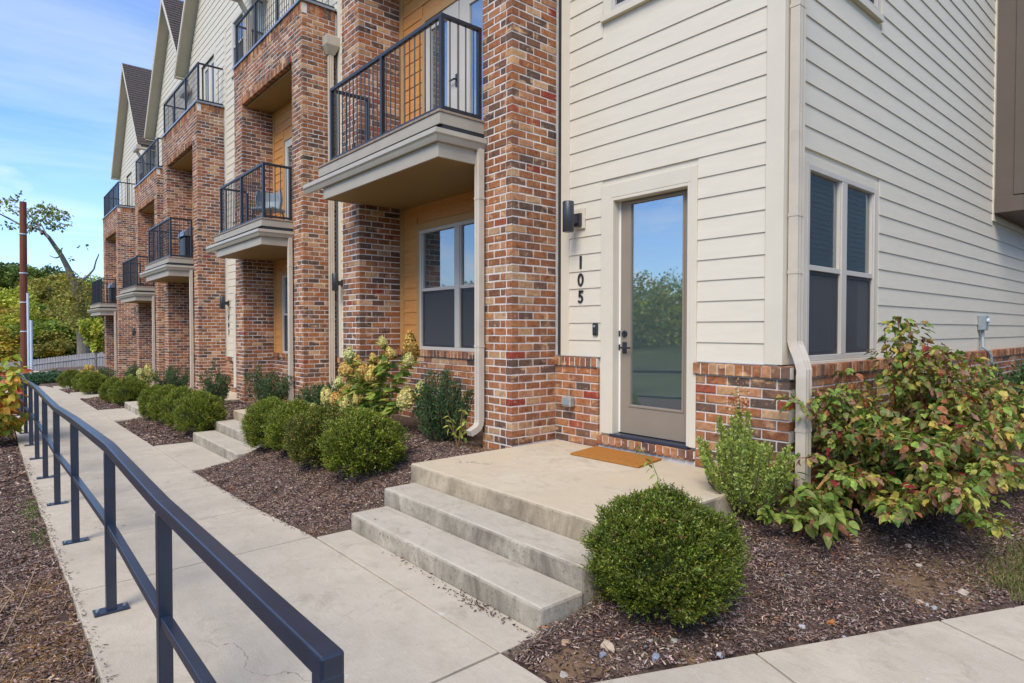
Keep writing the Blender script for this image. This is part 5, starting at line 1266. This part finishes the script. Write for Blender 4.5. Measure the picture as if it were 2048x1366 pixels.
def pebbles(n, x0, x1, y0, y1, mask, smin, smax, pal):
    x = RNG.uniform(x0, x1, n); y = RNG.uniform(y0, y1, n); m_ = mask(x, y); x, y = x[m_], y[m_]; n = len(x)
    ico = np.array([(0, 0, 1), (.9, 0, .35), (.28, .85, .35), (-.73, .53, .35), (-.73, -.53, .35), (.28, -.85, .35), (.6, .4, -.6), (-.6, .4, -.6), (0, -.7, -.6)])
    f = np.array([(0, 1, 2), (0, 2, 3), (0, 3, 4), (0, 4, 5), (0, 5, 1), (1, 6, 2), (2, 7, 3), (3, 7, 4), (4, 8, 5), (5, 8, 1), (1, 8, 6), (2, 6, 7), (4, 7, 8)])
    s_ = smin+(smax-smin)*RNG.random(n)**2.5; a = RNG.uniform(0, 6.28, n)
    v = ico[None]*(1+RNG.normal(size=(n, 9, 1))*.15)*s_[:, None, None]*np.array([1.2, .85, .6]); ca_, sa = np.cos(a)[:, None], np.sin(a)[:, None]
    V = np.stack([v[..., 0]*ca_-v[..., 1]*sa+x[:, None], v[..., 0]*sa+v[..., 1]*ca_+y[:, None], v[..., 2]+(gz(x, y)+bumpy(x, y))[:, None]+s_[:, None]*.3], -1).reshape(-1, 3)
    F = (f[None]+np.arange(n)[:, None, None]*9).reshape(-1, 3); c = pickcol(n, pal, .2); return npmesh('gravel', V, F, M_ROCK, np.repeat(c, 13, axis=0))
def edge_bias(x, y): d2 = (x-2.876)*-.916+(y+1.952)*.4; return bedmask(x, y) & (RNG.random(len(x)) < np.clip(1.1-d2*1.3, .12, 1))
tag(objof('gravel', pebbles(1500, 2.38, 4.6, -2.2, 2.6, edge_bias, .003, .013, [(.45, .38, .30, 3), (.36, .36, .36, 3), (.5, .45, .40, 2), (.30, .33, .38, 1), (.40, .26, .15, 2)])), label='small pebbles scattered over the right mulch bed', cat='gravel', kind='stuff')
# debris on the porch and the walk
deb = lambda x, y: RNG.random(len(x)) < np.exp(-((x-1.95)/.28)**2-((y+1.90)/.035)**2)+.15*np.exp(-((x-1.3)/.5)**2-((y+1.88)/.03)**2)
def litter(n, x0, x1, y0, y1, dens, z, L, name, lb):
    x = RNG.uniform(x0, x1, n); y = RNG.uniform(y0, y1, n); m_ = dens(x, y); x, y = x[m_], y[m_]; n = len(x)
    c = np.stack([x, y, np.full(n, z)+.004+.006*RNG.random(n)], 1); V, F, cc = leaves(c, np.stack([RNG.normal(size=n), RNG.normal(size=n), RNG.normal(size=n)*.15], 1), L*(.4+RNG.random(n)), L*.35, pickcol(n, [(.06, .04, .03, 5), (.12, .08, .05, 2), (.22, .12, .05, 1)]))
    tag(objof(name, npmesh(name, V, F, M_CHIP, cc)), label=lb, cat='litter', kind='stuff')
litter(1500, .8, 2.38, -2.05, -1.85, deb, -.407, .022, 'leaf_litter', 'dark leaf bits along the foot of the near steps')
litter(40, -.2, 2.3, -1.82, -1.52, lambda x, y: RNG.random(len(x)) < .3, -.275, .018, 'leaf_litter', 'a few dark specks on the lower near step')
# grass tuft
n = 5200; x = 3.86+RNG.normal(size=n)*.13+RNG.random(n)*.35; y = .72+RNG.normal(size=n)*.15+RNG.random(n)*.7; d2 = (x-2.876)*-.916+(y+1.952)*.4; k = d2 > .02; x, y = x[k], y[k]; n = len(x)
V, F, cc = leaves(np.stack([x, y, gz(x, y)], 1), np.stack([RNG.normal(size=n)*.6, RNG.normal(size=n)*.6, np.ones(n)*.8], 1), .03+.05*RNG.random(n), .0035, pickcol(n, [(.17, .24, .05, 4), (.26, .28, .08, 3), (.40, .32, .15, 4)]), .1)
tag(objof('grass', npmesh('grass', V, F, M_LEAF, cc)), label='short patchy grass at the right edge of the mulch', cat='grass', kind='stuff')
n = 320; x = np.concatenate([RNG.normal(-1.9, .25, n//2), RNG.normal(-2.9, .3, n-n//2)]); y = -3.68-np.abs(RNG.normal(size=n))*.06
V, F, cc = leaves(np.stack([x, y, gz(x, y)], 1), np.stack([RNG.normal(size=n)*.7, RNG.normal(size=n)*.7, np.ones(n)*.6], 1), .03+.05*RNG.random(n), .005, pickcol(n, [(.15, .24, .05, 4), (.24, .30, .07, 3)]), .1)
tag(objof('grass', npmesh('grass', V, F, M_LEAF, cc)), label='small weeds in the left edge of the walk', cat='grass', kind='stuff')

# ------------------------------------------------------------------ far end of the site
def atd(px, py, d): return CAM+(rt*((px-1024)/FPX)-up*((py-683)/FPX)+fw)*d
# fence of separate pickets
fa = Vector((-45.4, 5.5, 0)); fb = Vector((-49.6, -6.2, 0)); L = (fb-fa).length; npk = 82
F_ = empty('wooden_fence', (fa.x, fa.y, -2.3), label='grey weathered privacy fence of upright boards at the end of the row', cat='fence')
ang = math.atan2(fb.y-fa.y, fb.x-fa.x); F_.rotation_euler = (0, 0, ang)
ftop = lambda s_: np.interp(s_, [0, 3.6, 8.6, 12.5], [-.22, -.45, -1.06, -1.2])+2.3
pkm = []
for c in ((1, 1, 1),):
    mb = MB(); mb.add([(0,0,0),(.135,0,0),(.135,.018,0),(0,.018,0),(0,0,1.72),(.135,0,1.72),(.135,.018,1.72),(0,.018,1.72),(.03,0,1.76),(.105,0,1.76),(.105,.018,1.76),(.03,.018,1.76)], [(0,1,5,4),(1,2,6,5),(2,3,7,6),(3,0,4,7),(4,5,9,8),(7,11,10,6),(5,6,10,9),(4,8,11,7),(8,9,10,11)]); pk = mb.mesh('picket', M_FENCE)
for i in range(npk):
    s_ = i*L/npk; objof('picket', pk, F_, (s_, random.uniform(-.006, .006), float(ftop(s_))-1.76+random.uniform(-.012, .012)))
mb = MB()
for i in range(0, npk-4, 4):
    s0_, s1_ = i*L/npk, (i+4)*L/npk
    for h in (.3, 1.4): a, b_ = float(ftop(s0_))-1.76+h, float(ftop(s1_))-1.76+h; mb.add([(s0_,.02,a),(s1_,.02,b_),(s1_,.06,b_),(s0_,.06,a),(s0_,.02,a+.09),(s1_,.02,b_+.09),(s1_,.06,b_+.09),(s0_,.06,a+.09)], [(0,3,2,1),(4,5,6,7),(0,1,5,4),(1,2,6,5),(2,3,7,6),(3,0,4,7)])
mb.build('rail', M_FENCE, F_)
a, b_ = atd(56, 746, 39), atd(123, 746, 38)
W_ = empty('concrete_wall', (a.x, a.y, -2.2), math.atan2(b_.y-a.y, b_.x-a.x), label='low pale concrete curb wall in front of the wooden fence', cat='wall')
mb = MB(); mb.bbox(-2.2, (b_-a).length, 0, .25, 0, a.z+.12+2.2, .02); mb.build('body', M_WALK, W_)
tag(objof('road', npmesh('road', [(-27.2, -9, -1.27), (-27.2, -2.1, -1.245), (-31, -1.9, -1.43), (-31, -9, -1.43)], [(0, 3, 2, 1)], M_ASPHALT)), kind='structure')
# juniper
n = 5200; x = RNG.uniform(-34.5, -31.2, n); y = RNG.uniform(-3.6, .4, n); hgt = .50*np.clip(1-((y+1.5)/2.4)**2, 0, 1)*(.6+.4*np.sin(x*2)**2)
c = np.stack([x, y, -1.5+hgt*RNG.random(n)**.5], 1); dd = np.stack([RNG.normal(size=n), RNG.normal(size=n), .25+RNG.random(n)*.3], 1)
V, F, cc = leaves(c, dd, .22, .06, pickcol(n, [(.06, .13, .055, 5), (.09, .17, .08, 4), (.04, .09, .04, 3)]))
tag(objof('juniper', npmesh('juniper', V, F, M_LEAF, cc)), label='low spreading juniper bed at the end of the walk', cat='juniper', kind='stuff')
# utility pole with conduits
pb = atd(49, 700, 32); P_ = empty('utility_pole', (pb.x, pb.y, -1.9), label='rust-brown wooden utility pole with two pale conduits', cat='pole')
ht = atd(49, 405, 32).z+1.9; mb = MB(); mb.tube([(0, 0, -.2), (0, 0, ht*.5), (.0, .03, ht)], [.175, .165, .15], 14); mb.build('pole', M_RUST, P_)
for (o_, h, r_) in ((.27, 4.9, .055), (.42, 3.5, .06)):
    mb = MB(); q = rt*o_; mb.tube([(q.x, q.y-.05, 0), (q.x, q.y-.05, h)], r_, 10); mb.build('conduit', M_CONDUIT, P_)
for h in (.9, 2.9, 4.4, 5.9, 7.9):
    mb = MB(); mb.tube([(0, 0, h), (0, 0, h+.05)], .18, 14); 
    if h < 5: q = rt*.27; mb.tube([(0, 0, h+.02), (q.x, q.y-.05, h+.02)], .025, 6)
    mb.build('band', M_CONDUIT, P_)

# ------------------------------------------------------------------ trees
def crown_mesh(n, lumps, pal, L, W, name='crown', seedspread=1.0):
    """leaves in uneven lumps: list of (x,y,z,rx,ry,rz)"""
    w = np.array([l[3]*l[4]*l[5] for l in lumps])**.67; k = RNG.choice(len(lumps), n, p=w/w.sum()); Lp = np.array(lumps)[k]
    d = sphere_dirs(n); r = (.45+.6*RNG.random(n)**.5)*(1+.18*np.sin(d[:, 0]*7+k)*np.cos(d[:, 2]*6+k*2))
    c = Lp[:, :3]+d*r[:, None]*Lp[:, 3:6]
    dd = norm(d*.6+RNG.normal(size=(n, 3))*.8+[0, 0, -.15])
    shade = (1+.35*np.sin(k*2.3)[:, None]*.6)
    return leaves(c, dd, L*(.6+.8*RNG.random(n)), W*(.7+.6*RNG.random(n)), pickcol(n, pal, .2)*shade, .15)
def lumps_for(h, w, n):
    out_ = []
    for i in range(n):
        t_ = random.uniform(.32, .95); a = random.uniform(0, 6.28); rr = w*.5*math.sqrt(random.random())*(1.15-abs(t_-.5)*1.1); s_ = random.uniform(.13, .24)*w
        out_.append((math.cos(a)*rr, math.sin(a)*rr, h*t_, s_, s_, s_*.8))
    return out_
PALS = {'green': [(0.230, 0.299, 0.044, 5), (0.162, 0.227, 0.033, 4), (0.311, 0.377, 0.055, 3)], 'lime': [(0.486, 0.520, 0.055, 5), (0.378, 0.429, 0.050, 4), (0.621, 0.585, 0.077, 2)], 'olive': [(0.324, 0.286, 0.055, 5), (0.257, 0.247, 0.050, 4), (0.432, 0.338, 0.066, 3)], 'gold': [(0.621, 0.468, 0.066, 5), (0.486, 0.416, 0.061, 4), (0.702, 0.390, 0.077, 2)], 'dark': [(0.108, 0.156, 0.033, 5), (0.149, 0.202, 0.040, 4), (0.081, 0.117, 0.028, 3)], 'rust': [(0.594, 0.273, 0.066, 4), (0.459, 0.286, 0.066, 4), (0.324, 0.260, 0.055, 3)]}
TM = {}
def tree_mesh(kind, v):
    if (kind, v) not in TM:
        h, w = 1.0, .85
        V, F, c = crown_mesh(4200, lumps_for(h, w, 22), PALS[kind], .042, .036); me = npmesh('crown', V, F, M_LEAF, np.clip(c, .004, 1))
        mb = MB(); mb.tube([(0, 0, -.06), (.01, 0, .3), (0, .02, .7)], [.024, .018, .006], 7)
        for q in range(5): a = q*1.26; mb.tube([(.01, 0, .28+.05*q), (.2*math.cos(a), .2*math.sin(a), .5+.06*q)], [.010, .004], 5, False)
        TM[(kind, v)] = (me, mb.mesh('trunk', M_BARK))
    return TM[(kind, v)]
TLAB = {'green': 'mid-green bushy tree on the wooded hillside behind the fence', 'lime': 'yellow-green sunny tree on the wooded hillside behind the fence', 'olive': 'olive-brown tree on the wooded hillside behind the fence', 'gold': 'golden autumn tree on the wooded hillside behind the fence', 'dark': 'dark tree in the wood behind the fence', 'rust': 'rust-tinted autumn tree on the hillside behind the fence'}
def tree(x, y, z, h, w, kind, label=None, group='trees on the hillside behind the fence'):
    me, tm = tree_mesh(kind, random.randrange(2)); T_ = empty('hillside_tree', (x, y, z), random.uniform(0, 6.28), label=label or TLAB[kind], cat='tree', group=group)
    objof('crown', me, T_, (0, 0, 0), None, (w, w, h)); objof('trunk', tm, T_, (0, 0, 0), None, (h*.8, h*.8, h))
TL2 = {'green': 'mid-green bushy tree', 'lime': 'yellow-green sunny tree', 'olive': 'olive-brown tree', 'gold': 'golden autumn tree', 'dark': 'dark green tree', 'rust': 'rust-tinted autumn tree'}
for (px, ptop, d, kind, w) in [(8, 560, 60, 'lime', 6), (28, 610, 56, 'lime', 6), (-30, 590, 58, 'gold', 7), (62, 590, 62, 'green', 7), (95, 600, 58, 'olive', 6), (120, 620, 55, 'green', 6), (150, 640, 57, 'dark', 6), (185, 650, 56, 'dark', 6), (205, 600, 66, 'green', 6), (85, 640, 54, 'green', 6), (35, 660, 54, 'green', 6), (5, 640, 53, 'gold', 6), (60, 655, 53, 'gold', 5), (112, 668, 53, 'olive', 5), (20, 535, 78, 'green', 9), (55, 525, 84, 'dark', 9), (-10, 520, 84, 'dark', 9), (88, 538, 80, 'dark', 9), (120, 552, 78, 'olive', 8), (150, 556, 80, 'olive', 9), (182, 560, 85, 'green', 9), (210, 556, 92, 'lime', 9), (230, 575, 80, 'rust', 8), (200, 592, 72, 'rust', 6), (165, 590, 70, 'olive', 7), (132, 590, 70, 'green', 7), (100, 575, 74, 'green', 8), (40, 575, 72, 'lime', 7), (225, 640, 60, 'green', 6), (170, 610, 62, 'dark', 6), (70, 560, 70, 'olive', 7), (-45, 545, 75, 'olive', 9), (260, 600, 70, 'green', 8)]:
    tp = atd(px, ptop, d); zb = float(terr(tp.x, tp.y)); tree(tp.x, tp.y, zb, max(3.0, (tp.z-zb)*(.96 if d > 64 else .86)), w*1.1, kind, TL2[kind]+(' just behind the fence' if d < 58 else ' midway up the hillside' if d < 73 else ' on the skyline')+(', left of the utility pole' if px < 45 else ', right of the pole' if px < 105 else ', left of the leaning trunk' if px < 150 else ', behind the leaning trunk' if px < 195 else ', by the end house'))
# wooded mass that carries on round the hills
lum = []
for i in range(620):
    a = random.uniform(R(120), R(330)); rr = random.uniform(66, 135); x, y = -10+rr*math.cos(a), -2+rr*math.sin(a)
    if x > -100 and -32 < y < 18 and x < -40: continue
    if 170 < math.degrees(a) < 195 and rr < 95: continue
    z = float(terr(x, y)); s_ = random.uniform(2.6, 4.6)
    q = camproj((x, y, z+s_*2.2))
    if q and -100 < q[0] < 500 and q[1] < 560: continue
    lum.append((x, y, z+s_*.9, s_, s_, s_*1.15))
V, F, c = crown_mesh(130000, lum, PALS['green']+PALS['olive']+PALS['lime'][:1], .62, .5)
tag(objof('forest', npmesh('forest', V, F, M_LEAF, np.clip(c, .004, 1))), label='distant woods covering the hills around the site', cat='woods', kind='stuff')
# leaning half-bare tree behind the fence
tb = atd(166, 715, 48); lt = empty('leaning_tree', (tb.x, tb.y, float(terr(tb.x, tb.y))-.1), label='old leaning half-bare tree behind the fence, reaching over the pole', cat='tree')
def loc(px, py, d): return atd(px, py, d)-lt.location
trunk = [Vector((0, 0, 0)), loc(166, 690, 48), loc(163, 640, 48), loc(158, 600, 48), loc(148, 565, 48)]
mb = MB(); mb.tube(trunk, [.46, .40, .37, .35, .32], 12)
mb.tube([trunk[-1], loc(135, 535, 47.5), loc(122, 510, 47), loc(108, 490, 46.5), loc(97, 474, 46), loc(84, 462, 45.5), loc(68, 455, 45)], [.30, .21, .17, .15, .13, .10, .05], 9)
mb.build('trunk', M_BARK, lt)
twigs = []
for q, (pts, r_) in enumerate([([(84, 468), (75, 450), (62, 432), (45, 420), (30, 412)], .10), ([(66, 456), (45, 452), (20, 438), (0, 428), (-20, 418)], .10), ([(97, 476), (84, 452), (78, 440)], .06), ([(122, 512), (112, 516), (105, 514), (99, 511)], .07), ([(152, 575), (165, 560), (178, 550), (188, 538), (192, 522), (198, 508)], .13), ([(135, 535), (150, 545), (158, 552)], .06), ([(160, 606), (150, 580), (140, 575)], .08)]):
    d = 45.5 if pts[0][0] < 100 else 48; mb = MB(); n = len(pts)
    mb.tube([loc(a, b_, d+random.uniform(-.5, .5)) for a, b_ in pts], [r_*(1-.75*i/(n-1)) for i in range(n)], 6, False); mb.build('branch', M_BARK, lt)
lm = []
for (px, py, s_, w) in [(12, 408, .55, 1), (22, 404, .5, 1), (38, 402, .4, 1), (8, 418, .4, 1), (40, 424, .5, 1), (62, 424, .6, 1), (76, 420, .6, 1), (92, 418, .7, 1), (100, 424, .6, 1), (112, 428, .8, 1), (120, 430, .7, 1), (134, 432, .4, 1), (80, 436, .5, 1), (95, 440, .5, 1), (110, 446, .6, 1), (100, 452, .5, 1), (122, 452, .5, 1), (136, 446, .35, 1), (60, 440, .6, 1), (64, 454, .6, 1), (56, 458, .5, 1), (15, 452, .45, 1), (28, 452, .4, 1), (120, 498, .3, 1), (124, 505, .25, 1), (162, 495, .2, 1), (170, 494, .2, 1), (40, 390, .25, 1), (105, 414, .35, 1), (138, 516, .25, 1), (72, 446, .4, 1)]:
    p = loc(px, py, 45.5+random.uniform(-1.5, 1.5)); lm.append((p.x, p.y, p.z, s_*.75, s_*.75, s_*.5))
V, F, c = crown_mesh(820, lm, [(.17, .24, .045, 5), (.26, .31, .06, 4), (.36, .26, .07, 2)], .24, .15); objof('foliage', npmesh('foliage', V, F, M_LEAF, np.clip(c, .005, 1)), lt)
# ivy on the lower trunk
lm = [(*loc(px, py, 47.4), .9, .9, 1.0) for px, py in ((150, 585), (158, 610), (170, 600), (140, 570), (150, 640), (175, 640))]
V, F, c = crown_mesh(1400, lm, PALS['olive'], .22, .14); objof('ivy', npmesh('ivy', V, F, M_LEAF, np.clip(c, .005, 1)), lt)
# young yellow-green tree in front of the fence
sb = atd(192, 746, 31); sp_ = empty('sapling', (sb.x, sb.y, -1.75), label='slender yellow-green young tree in front of the wooden fence', cat='tree')
sl_ = lambda px, py: atd(px, py, 31)-sp_.location
mb = MB(); mb.tube([(0, 0, 0), sl_(192, 720), sl_(192, 690), sl_(193, 660)], [.045, .04, .035, .015], 7)
for px, py in ((178, 650), (186, 642), (200, 655), (206, 668), (175, 672)): mb.tube([sl_(192, 692), sl_(px, py)], [.02, .006], 5, False)
mb.build('trunk', M_BARK, sp_)
lm = []
for px, py in ((175, 648), (172, 660), (176, 672), (178, 684), (186, 652), (190, 664), (184, 678), (196, 650), (200, 660), (204, 668), (206, 650), (196, 678), (188, 690), (200, 684), (208, 660), (194, 694)):
    p = sl_(px, py); lm.append((p.x+random.uniform(-.3, .3), p.y+random.uniform(-.3, .3), p.z, .26, .26, .24))
V, F, c = crown_mesh(2000, lm, [(.50, .52, .06, 5), (.40, .46, .06, 4), (.58, .54, .10, 2)], .17, .12); objof('crown', npmesh('crown', V, F, M_LEAF, np.clip(c, .005, 1)), sp_)

# neighbouring end wall across the side yard, mirrored in the side window
M_NB = mat('grey_siding', (0.20, 0.195, 0.19), 0.6, 0.05, 3)
nb = empty('neighbour_house', (9.5, 6, -.6), label='grey-sided neighbouring house across the side yard', cat='house')
mb = MB(); mb.box(0, 8, .5, 30, 0, 9.2); mb.build('wall', M_TRIM, nb)
mb = MB()
z = .3
while z < 9: mb.add([(-.018, .5, z), (-.018, 30, z), (-.004, 30, z+.2), (-.004, .5, z+.2), (0, .5, z), (0, 30, z)], [(0, 3, 2, 1), (4, 0, 1, 5)]); z += EXPO
mb.build('siding', M_NB, nb, kind='stuff')
mb = MB(); mb.add([(-.4, .1, 9.1), (8.4, .1, 9.1), (8.4, 30.4, 9.1), (-.4, 30.4, 9.1), (4, .1, 12.6), (4, 30.4, 12.6)], [(0, 3, 5, 4), (1, 4, 5, 2), (0, 4, 1), (2, 5, 3), (0, 1, 2, 3)]); mb.build('roof', M_ROOF, nb)
